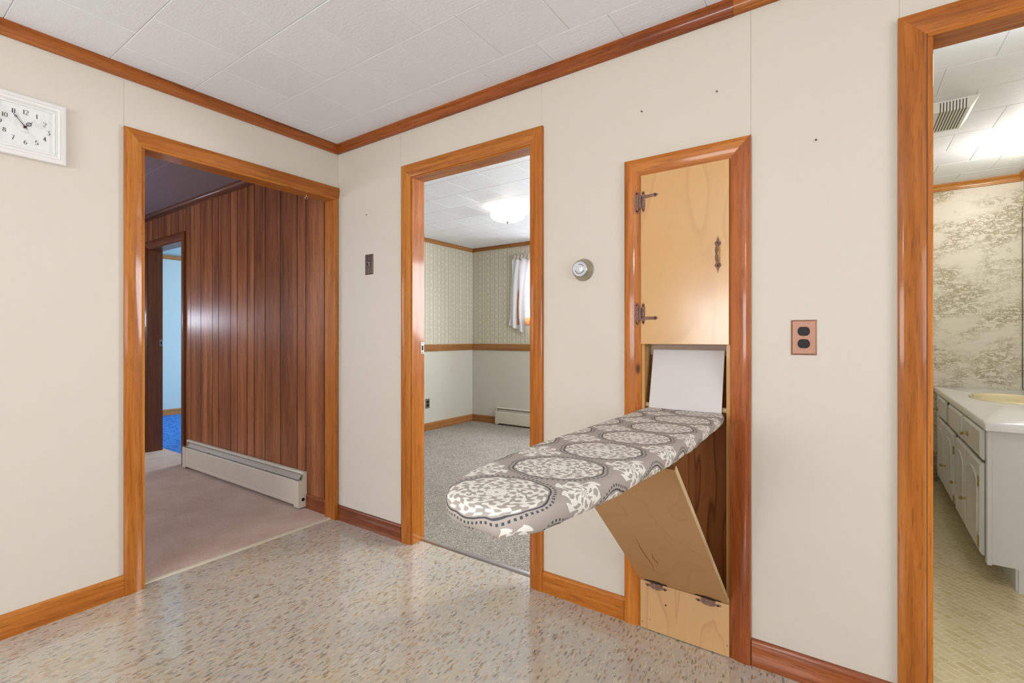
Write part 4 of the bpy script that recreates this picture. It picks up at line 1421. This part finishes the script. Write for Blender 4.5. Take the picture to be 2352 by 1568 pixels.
hand('hour_hand', 39, -0.008, 0.036, 0.0022, 'handblack', 0.0172, (0.018, 0.0078, 0.0022))
hand('minute_hand', 322.5, -0.010, 0.066, 0.0024, 'handblack', 0.0184, (0.044, 0.0042, 0.0014))
hand('second_hand', 333, -0.026, 0.064, 0.0010, 'handgray', 0.0196)
B().lathe([(0.005, 0), (0.005, 0.003), (0.003, 0.0048), (0, 0.005)], (0.0165, cy_, cz_), (1, 0, 0), 16).build('hub', 'screw', ck, 40)


# ------------------------------------------------------------------ baseboard heaters
def heater(name, label, L, H, D, loc, rz, damper=True):
    """local frame: runs along +x from 0 to L, back at y=0, front towards -y"""
    r = empty(name, loc, rz)
    tag(r, label, 'heater')
    B().box(0.004, L - 0.004, -0.004, -0.001, 0.02, H).build('back_plate', 'cream', r, local=True)
    lip = [(-0.0005, H), (-0.020, H), (-0.026, H - 0.004), (-0.030, H - 0.014), (-0.0285, H - 0.016), (-0.024, H - 0.007), (-0.019, H - 0.003), (-0.0005, H - 0.003)]
    B().loft([[(0.002, y, z) for y, z in lip], [(L - 0.002, y, z) for y, z in lip]]).build('top_lip', 'cream', r, 30, local=True)
    fz = H * 0.765
    fr = [(-D + 0.003, 0.022), (-D, 0.026), (-D, 0.044), (-D + 0.003, 0.047), (-D, 0.050), (-D + 0.0015, fz - 0.006), (-D + 0.006, fz), (-D + 0.009, fz - 0.001), (-D + 0.005, fz - 0.007), (-D + 0.004, 0.05), (-D + 0.0045, 0.022)]
    B().loft([[(0.055, y, z) for y, z in fr], [(L - 0.055, y, z) for y, z in fr]]).build('front_cover', 'cream', r, 30, local=True)
    B().loft([[(0.02, y, z) for y, z in ((-0.008, 0.05), (-D + 0.016, 0.05), (-D + 0.016, 0.115), (-0.008, 0.115))], [(L - 0.02, y, z) for y, z in ((-0.008, 0.05), (-D + 0.016, 0.05), (-D + 0.016, 0.115), (-0.008, 0.115))]]).build('fin_core', 'heatdark', r, local=True)
    if damper:
        dm = [(-0.010, H - 0.032), (-0.034, H - 0.060), (-0.036, H - 0.059), (-0.012, H - 0.029)]
        B().loft([[(0.03, y, z) for y, z in dm], [(L - 0.045, y, z) for y, z in dm]]).build('damper', 'heatgray', r, local=True)
    for k in range(1, 4):
        x = L * k / 4
        B().cbox(x, x + 0.006, -D + 0.004, -0.004, fz - 0.004, fz + 0.004, 0.001).build('bracket', 'heatgray', r, local=True)
    # end caps: plate with a curved notch, and the wrap on the front
    for x0, x1, xs in ((0.0, 0.003, 0), (L - 0.003, L, 1)):
        notch = arc(-0.044, H - 0.040, 0.024, 0.030, 75, -75, 8)
        poly = [(-0.0005, 0.008), (-D, 0.008), (-D, fz + 0.002), (-D + 0.008, fz + 0.004)] + [(max(-D + 0.010, -0.048 + 0.022 * math.cos(R(t))), fz + 0.012 - 0.016 * math.sin(R(t)) + 0.004) for t in (170, 130, 90, 50, 15)] + [(-0.024, H - 0.012), (-0.030, H - 0.010), (-0.026, H - 0.001), (-0.0005, H)]
        o = B().ext(poly, (x0, 0, 0), (0, 1, 0), (0, 0, 1), (x1 - x0, 0, 0)).build('end_cap', 'cream', r, local=True)
        w0, w1 = (0.0, 0.058) if xs == 0 else (L - 0.058, L)
        B().cbox(w0, w1, -D - 0.0012, -D + 0.001, 0.010, fz + 0.003, 0.0008).build('wrap', 'cream', o, local=True)
        B().lathe([(0.012, 0), (0.012, 0.0012), (0, 0.0014)], (x1 if xs else x0, -D * .45, 0.062), (1 if xs else -1, 0, 0), 20).build('knockout', 'screw', o, 40, local=True)
    return r


heater('baseboard_heater', 'long cream baseboard heater on the hall plank wall', 1.865, 0.252, 0.062, (-2.222, 0, 0.004), 0)
heater('baseboard_heater', 'white baseboard heater under the curtained bedroom window', 1.9, 0.235, 0.062, (-1.195, YB, 0.004), 0)
heater('baseboard_heater', 'cream baseboard heater beside the bathroom vanity', 0.44, 0.245, 0.055, (2.90, YR, 0.001), 0, False)
B()
for k, (lo, co) in enumerate((((-1.15, YB - 0.045, 0.004), (0.7, YB - 0.004, 0.024)), ((2.90, YR - 0.04, 0.001), (3.335, YR - 0.003, 0.020)), ((-2.2, -0.045, 0.004), (-0.37, -0.003, 0.018)))):
    pass

# ------------------------------------------------------------------ bedroom lamp
LX, LY = 0.067, 1.84
lp = empty('ceiling_lamp', (LX, LY, ZC))
tag(lp, 'lit frosted bowl ceiling lamp in the bedroom', 'lamp')
B().lathe([(0.045, 0), (0.045, -0.006), (0.038, -0.016), (0.014, -0.020), (0.012, -0.10), (0, -0.10)], (LX, LY, ZC), (0, 0, 1), 32).build('canopy', 'clockwhite', lp, 40)
bowl = [(0.170, -0.075)] + [(0.170 * math.cos(R(a)) ** 0.8, -0.079 - 0.066 * math.sin(R(a))) for a in (6, 15, 25, 35, 45, 55, 65, 75, 84)] + [(0.012, -0.146), (0.0, -0.1462), (0.0, -0.142)] + [(0.164 * math.cos(R(a)) ** 0.8, -0.077 - 0.062 * math.sin(R(a))) for a in (84, 65, 45, 25, 6)] + [(0.165, -0.075), (0.170, -0.075)]
B().lathe(bowl, (LX, LY, ZC), (0, 0, 1), 48).build('bowl', 'globe', lp, 40)
B().lathe([(0.010, -0.146), (0.012, -0.150), (0.006, -0.156), (0.008, -0.162), (0, -0.168)], (LX, LY, ZC), (0, 0, 1), 16).build('finial', 'nickel', lp, 40)
point('bedroom_bulb', (LX, LY, ZC - 0.06), 3.5, (1.0, 0.96, 0.88), 0.03)

# kitchen pendant added unseen to wash the ceiling; bathroom lights
KX, KY = 2.3, -3.2
lp = empty('ceiling_lamp', (KX, KY, ZC))
tag(lp, 'added opal pendant behind the viewer, brightening the kitchen ceiling', 'lamp')
B().lathe([(0.06, 0), (0.06, -0.018), (0.05, -0.024), (0, -0.024)], (KX, KY, ZC), (0, 0, 1), 32).build('canopy', 'clockwhite', lp, 40)
B().tube([(KX, KY, ZC - 0.02), (KX, KY, ZC - 0.34)], 0.006, 10).build('stem', 'nickel', lp, 40)
B().lathe([(0.0, 0.12)] + [(0.13 * math.cos(R(a)), 0.13 * math.sin(R(a))) for a in range(80, -90, -10)] + [(0, -0.13)], (KX, KY, ZC - 0.46), (0, 0, 1), 40).build('globe', plain('kitchen_fill_globe', (0.9, 0.88, 0.82), 0.4, emit=(1.0, 0.97, 0.92), estr=38.0), lp, 40)

vb = empty('vanity_light', (XR, 2.35, 2.28))
tag(vb, 'light bar above the vanity mirror just past the frame', 'light')
B().cbox(XR - 0.045, XR - 0.001, 2.0, 2.7, 2.23, 2.31, 0.006).build('back_bar', 'nickel', vb)
for k in range(4):
    B().lathe([(0.0, -0.04)] + [(0.04 * math.cos(R(a)), 0.04 * math.sin(R(a))) for a in range(-75, 90, 15)] + [(0, 0.04)], (XR - 0.085, 2.09 + k * 0.175, 2.27), (0, 0, 1), 18).build('bulb', 'bulbbar', vb, 40)
point('vanity_bulbs', (XR - 0.12, 2.35, 2.34), 13, (1.0, 0.97, 0.92), 0.12)
point('bathroom_bulb', (3.35, 0.5, ZC - 0.16), 4, (0.93, 0.95, 1.0), 0.08)
bl = empty('ceiling_lamp', (3.35, 0.5, ZC))
tag(bl, 'flat opal ceiling lamp in the bathroom above the doorway', 'lamp')
B().lathe([(0.13, 0.0), (0.13, -0.02), (0.115, -0.045), (0.07, -0.060), (0, -0.065)], (3.35, 0.5, ZC), (0, 0, 1), 36).build('diffuser', plain('bathroom_lamp_glass', (0.9, 0.9, 0.9), 0.4, emit=(0.92, 0.95, 1.0), estr=9.0), bl, 40)

# bathroom exhaust vent
vt = empty('ceiling_vent', (3.13, 1.65, ZC))
tag(vt, 'cream louvred exhaust vent on the bathroom ceiling', 'vent')
vx0, vx1, vy0, vy1, vz = 2.93, 3.290, 1.475, 1.800, 2.402
B().loft([[(vx0 - 0.03, vy0 - 0.01, ZC), (vx1 + 0.035, vy0 - 0.01, ZC), (vx1 + 0.035, vy1 + 0.02, ZC), (vx0 - 0.03, vy1 + 0.02, ZC)],
          [(vx0, vy0, vz), (vx1, vy0, vz), (vx1, vy1, vz), (vx0, vy1, vz)]]).build('housing', 'vent', vt)
for k in range(9):
    x = 3.168 + k * 0.0128
    B().box(x, x + 0.0042, vy0 + 0.002, vy1 - 0.02, vz - 0.0012, vz + 0.001).build('slot', 'louvre', vt)
    B().loft([[(x, vy0 - 0.0012, vz), (x + 0.0042, vy0 - 0.0012, vz), (x + 0.0042, vy0 + 0.003, vz), (x, vy0 + 0.003, vz)],
              [(x, vy0 - 0.0095, ZC - 0.008), (x + 0.0042, vy0 - 0.0095, ZC - 0.008), (x + 0.0042, vy0 - 0.005, ZC - 0.008), (x, vy0 - 0.005, ZC - 0.008)]]).build('slot', 'louvre', vt)

# ------------------------------------------------------------------ curtain and rod
cu = empty('curtain', (-0.85, YB - 0.06, 2.25))
tag(cu, 'sheer white swag curtain at the bedroom window', 'curtain')


def swag(name, x0, x1, mirror=False):
    """gathered panel: full at the rod, its inner edge rising in a swag"""
    NU, NV = 60, 40
    vs, fs = [], []
    for i in range(NU + 1):
        s = i / NU
        xb_ = x0 + (x1 - x0) * s
        # bottom edge height: long outer tail, rising inwards
        if s < 0.42:
            zb = 1.36 - 0.13 * (s / 0.42)
        else:
            q = (s - 0.42) / 0.58
            zb = 1.50 + 0.34 * q ** 0.8
        for j in range(NV + 1):
            t = j / NV
            z = 2.238 + (zb - 2.238) * t
            fl = math.sin(s * 38 + 1.5 * math.sin(t * 3)) * (0.010 + 0.014 * t) + 0.02 * t * math.sin(s * 9)
            xx = xb_ - 0.055 * t * (1 - s) + 0.004 * math.sin(t * 9 + s * 20)
            if mirror:
                xx = (WB[0] + WB[1]) - xx
            vs.append((xx, YB - 0.045 + fl, z))
    for i in range(NU):
        for j in range(NV):
            a = i * (NV + 1) + j
            fs.append((a, a + 1, a + NV + 2, a + NV + 1))
    o = B().add(vs, fs).build(name, 'sheer', cu, 80)
    # ruffled heading
    vs, fs = [], []
    for i in range(NU * 2 + 1):
        s = i / (NU * 2)
        for j in range(7):
            t = j / 6
            xx = x0 + (x1 - x0) * s + 0.004 * math.sin(s * 90)
            if mirror:
                xx = (WB[0] + WB[1]) - xx
            vs.append((xx, YB - 0.05 + math.sin(s * 70 + t * 1.5) * 0.012 * (0.5 + abs(t - 0.45)), 2.285 - 0.062 * t + 0.005 * math.sin(s * 60)))
    for i in range(NU * 2):
        for j in range(6):
            a = i * 7 + j
            fs.append((a, a + 1, a + 8, a + 7))
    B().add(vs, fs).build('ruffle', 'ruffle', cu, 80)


swag('panel', -0.925, -0.30)
swag('panel', -0.925, -0.30, True)
o = B().tube([(-0.93, YB - 0.034, 2.255), (0.47, YB - 0.034, 2.255)], 0.006, 10).build('curtain_rod', 'clockwhite', cu, 40)

# ------------------------------------------------------------------ bathroom vanity
VA = math.atan(0.0215)
va = empty('bathroom_vanity', (3.315, 1.25, 0), -VA)
tag(va, 'white bathroom vanity with cream oval basin and four arched doors', 'vanity')
# local frame: x into the cabinet (front at x=0, doors stand proud to -x), y along the front
VL = 2.085
WB_ = 'cabwhite'


def vb_(b, name, mat, parent=va, sm=None, label=None):
    return b.build(name, mat, parent, sm, local=True, label=label)


vb_(B().box(0.008, 0.02, 0.03, VL, 0.105, 0.745), 'face_frame', WB_)
vb_(B().cbox(0.0, 0.018, 0.012, 0.058, 0.1, 0.748, 0.002), 'stile', WB_)
vb_(B().box(0.018, 0.555, 0.018, 0.035, 0.105, 0.748), 'end_panel', WB_, label='plain white end panel')
vb_(B().box(0.02, 0.60, 0.035, VL, 0.104, 0.115), 'bottom_board', WB_)
vb_(B().box(0.105, 0.555, 0.0, 0.02, 0.0, 0.105), 'toe_side', WB_)
vb_(B().box(0.098, 0.11, 0.02, VL, 0.001, 0.105), 'toe_kick', WB_)
b = B()
hx0, hx1, hy0, hy1 = 0.09, 0.50, 0.85, 1.70
ex, ey, erx, ery = 0.300, 1.27, 0.185, 0.300
# counter with an oval hole: ring between ellipse and rectangle
NE = 64
el = [(ex + erx * math.cos(2 * math.pi * k / NE), ey + ery * math.sin(2 * math.pi * k / NE)) for k in range(NE)]


def torect(px, py, x0, x1, y0, y1):
    dx, dy = px - ex, py - ey
    ks = []
    if dx > 1e-9:
        ks.append((x1 - ex) / dx)
    if dx < -1e-9:
        ks.append((x0 - ex) / dx)
    if dy > 1e-9:
        ks.append((y1 - ey) / dy)
    if dy < -1e-9:
        ks.append((y0 - ey) / dy)
    k = min(ks)
    return ex + dx * k, ey + dy * k


CX0, CX1, CY0, CY1, CZ = -0.008, 0.556, -0.004, VL, 0.790
angs = sorted([math.atan2(p[1] - ey, p[0] - ex) for p in el] + [math.atan2(yy - ey, xx - ex) for xx in (CX0, CX1) for yy in (CY0, CY1)])
inr = [(ex + erx * math.cos(t0), ey + ery * math.sin(t0)) for t0 in [math.atan2(math.sin(a) / ery, math.cos(a) / erx) for a in angs]]
rc = lambda i_: [torect(p[0], p[1], CX0 + i_, CX1 - i_, CY0 + i_, CY1 - i_) for p in inr]
outr, outr2 = rc(0.007), rc(0.0)
# corner directions move with inset only slightly; snap nearest to corners
rgs = [[(p[0], p[1], CZ - 0.03) for p in inr], [(p[0], p[1], CZ) for p in inr], [(p[0], p[1], CZ) for p in outr], [(p[0], p[1], CZ - 0.007) for p in outr2], [(p[0], p[1], CZ - 0.040) for p in outr2], [(p[0], p[1], CZ - 0.040) for p in inr]]
vb_(B().loft(rgs + [rgs[0]], cap=False), 'countertop', 'counter', sm=50)
sk = []
for sc_, dz in ((1.09, 0.0005), (1.085, 0.006), (1.05, 0.010), (1.0, 0.008), (0.97, 0.0), (0.94, -0.03), (0.86, -0.08), (0.65, -0.12), (0.3, -0.135), (0.06, -0.138)):
    sk.append([(ex + erx * sc_ * math.cos(2 * math.pi * k / NE), ey + ery * sc_ * math.sin(2 * math.pi * k / NE), CZ + dz) for k in range(NE)])
bb = B().loft(sk, cap=False)
bb.f.append(tuple(range(len(sk) * NE - NE, len(sk) * NE)))
vb_(bb, 'basin', 'sink', sm=60, label='cream oval basin')


def raised(y0, y1, z0, z1, name, arch=False):
    """slab front with a bevelled edge standing off the frame; arched raised field on doors"""
    X = -0.018
    c = 0.012
    rg = []
    for e, x in ((0, -0.0005), (0, X + 0.009), (c, X)):
        rg.append([(x, y0 + e, z0 + e), (x, y1 - e, z0 + e), (x, y1 - e, z1 - e), (x, y0 + e, z1 - e)])
    o = vb_(B().loft(rg), name, WB_)
    if arch:
        yc, hw = (y0 + y1) / 2, (y1 - y0) / 2 - 0.055

        def shape(e, x):
            h = hw - e
            zt_, zb_ = z1 - 0.055 - e, z0 + 0.055 + e
            p = [(yc - h, zb_ + 0.05), (yc - h, zt_ - 0.06)] + [(yc - h * math.cos(R(a)), zt_ - 0.06 + 0.06 * math.sin(R(a))) for a in (20, 45, 70, 90, 110, 135, 160)] + [(yc + h, zt_ - 0.06), (yc + h, zb_ + 0.05)] + \
                [(yc + h * math.cos(R(a)), zb_ + 0.05 - 0.05 * math.sin(R(a))) for a in (20, 45, 70, 90, 110, 135, 160)]
            return [(x, a, b_) for a, b_ in p]
        vb_(B().loft([shape(0.0, X + 0.001), shape(0.004, X - 0.0045), shape(0.010, X - 0.0050), shape(0.022, X - 0.0015)]), 'raised_field', WB_, parent=o, sm=40)
    return o


def knob(parent, y, z):
    k = vb_(B().lathe([(0.0145, 0.018), (0.0145, 0.021), (0.006, 0.023), (0.004, 0.026), (0.0045, 0.036), (0.009, 0.040), (0.0105, 0.045), (0.008, 0.050), (0, 0.052)], (0, y, z), (-1, 0, 0), 16), 'knob', 'brass', parent, 40)
    return k


def vhinge(parent, y, z, side):
    o = vb_(B().cbox(-0.0205, -0.0175, y - 0.014, y + 0.014, z - 0.026, z + 0.026, 0.001), 'hinge', 'brass', parent)
    vb_(B().tube([(-0.020, y - side * 0.016, z - 0.024), (-0.020, y - side * 0.016, z + 0.024)], 0.004, 8), 'barrel', 'brass', o, 40)
    for dz in (-0.018, 0.018):
        vb_(B().lathe([(0.004, 0.020), (0.0035, 0.022), (0, 0.023)], (0, y, z + dz), (-1, 0, 0), 8), 'screw', 'screw', o, 40)


raisedY = lambda y: y - 1.25
ZD0, ZD1 = 0.596, 0.742
dr = raised(0.062, 0.590, ZD0, ZD1, 'drawer')
knob(dr, 0.405, 0.668)
raised(0.640, 1.185, ZD0, ZD1, 'false_drawer')
dr = raised(1.350, 1.790, ZD0, ZD1, 'drawer')
knob(dr, 1.745, 0.640)
vb_(B().box(-0.0004, 0.010, 0.058, 0.0625, 0.12, 0.742), 'shadow_gap', 'gap')
dd = raised(0.068, 0.490, 0.125, 0.578, 'door', True)
knob(dd, 0.440, 0.300)
vhinge(dd, 0.105, 0.478, 1)
vhinge(dd, 0.105, 0.180, 1)
dd = raised(0.500, 0.850, 0.125, 0.578, 'door', True)
knob(dd, 0.800, 0.300)
dd = raised(0.960, 1.350, 0.125, 0.578, 'door', True)
knob(dd, 1.285, 0.300)
vhinge(dd, 0.925, 0.478, 1)
vhinge(dd, 0.925, 0.165, 1)
dd = raised(1.370, 1.770, 0.125, 0.578, 'door', True)
knob(dd, 1.740, 0.300)

# mirror on the wall above the vanity
mr = empty('wall_mirror', (XR, 2.3, 0.80))
tag(mr, 'frameless mirror above the vanity, its dark edge at the right of the bathroom', 'mirror')
B().box(XR - 0.006, XR - 0.001, 1.45, 3.335, 0.805, 2.20).build('glass', 'mirror', mr)
B().cbox(XR - 0.008, XR - 0.0005, 3.3345, 3.3395, 0.80, 2.205, 0.0008).build('edge', 'screw', mr)
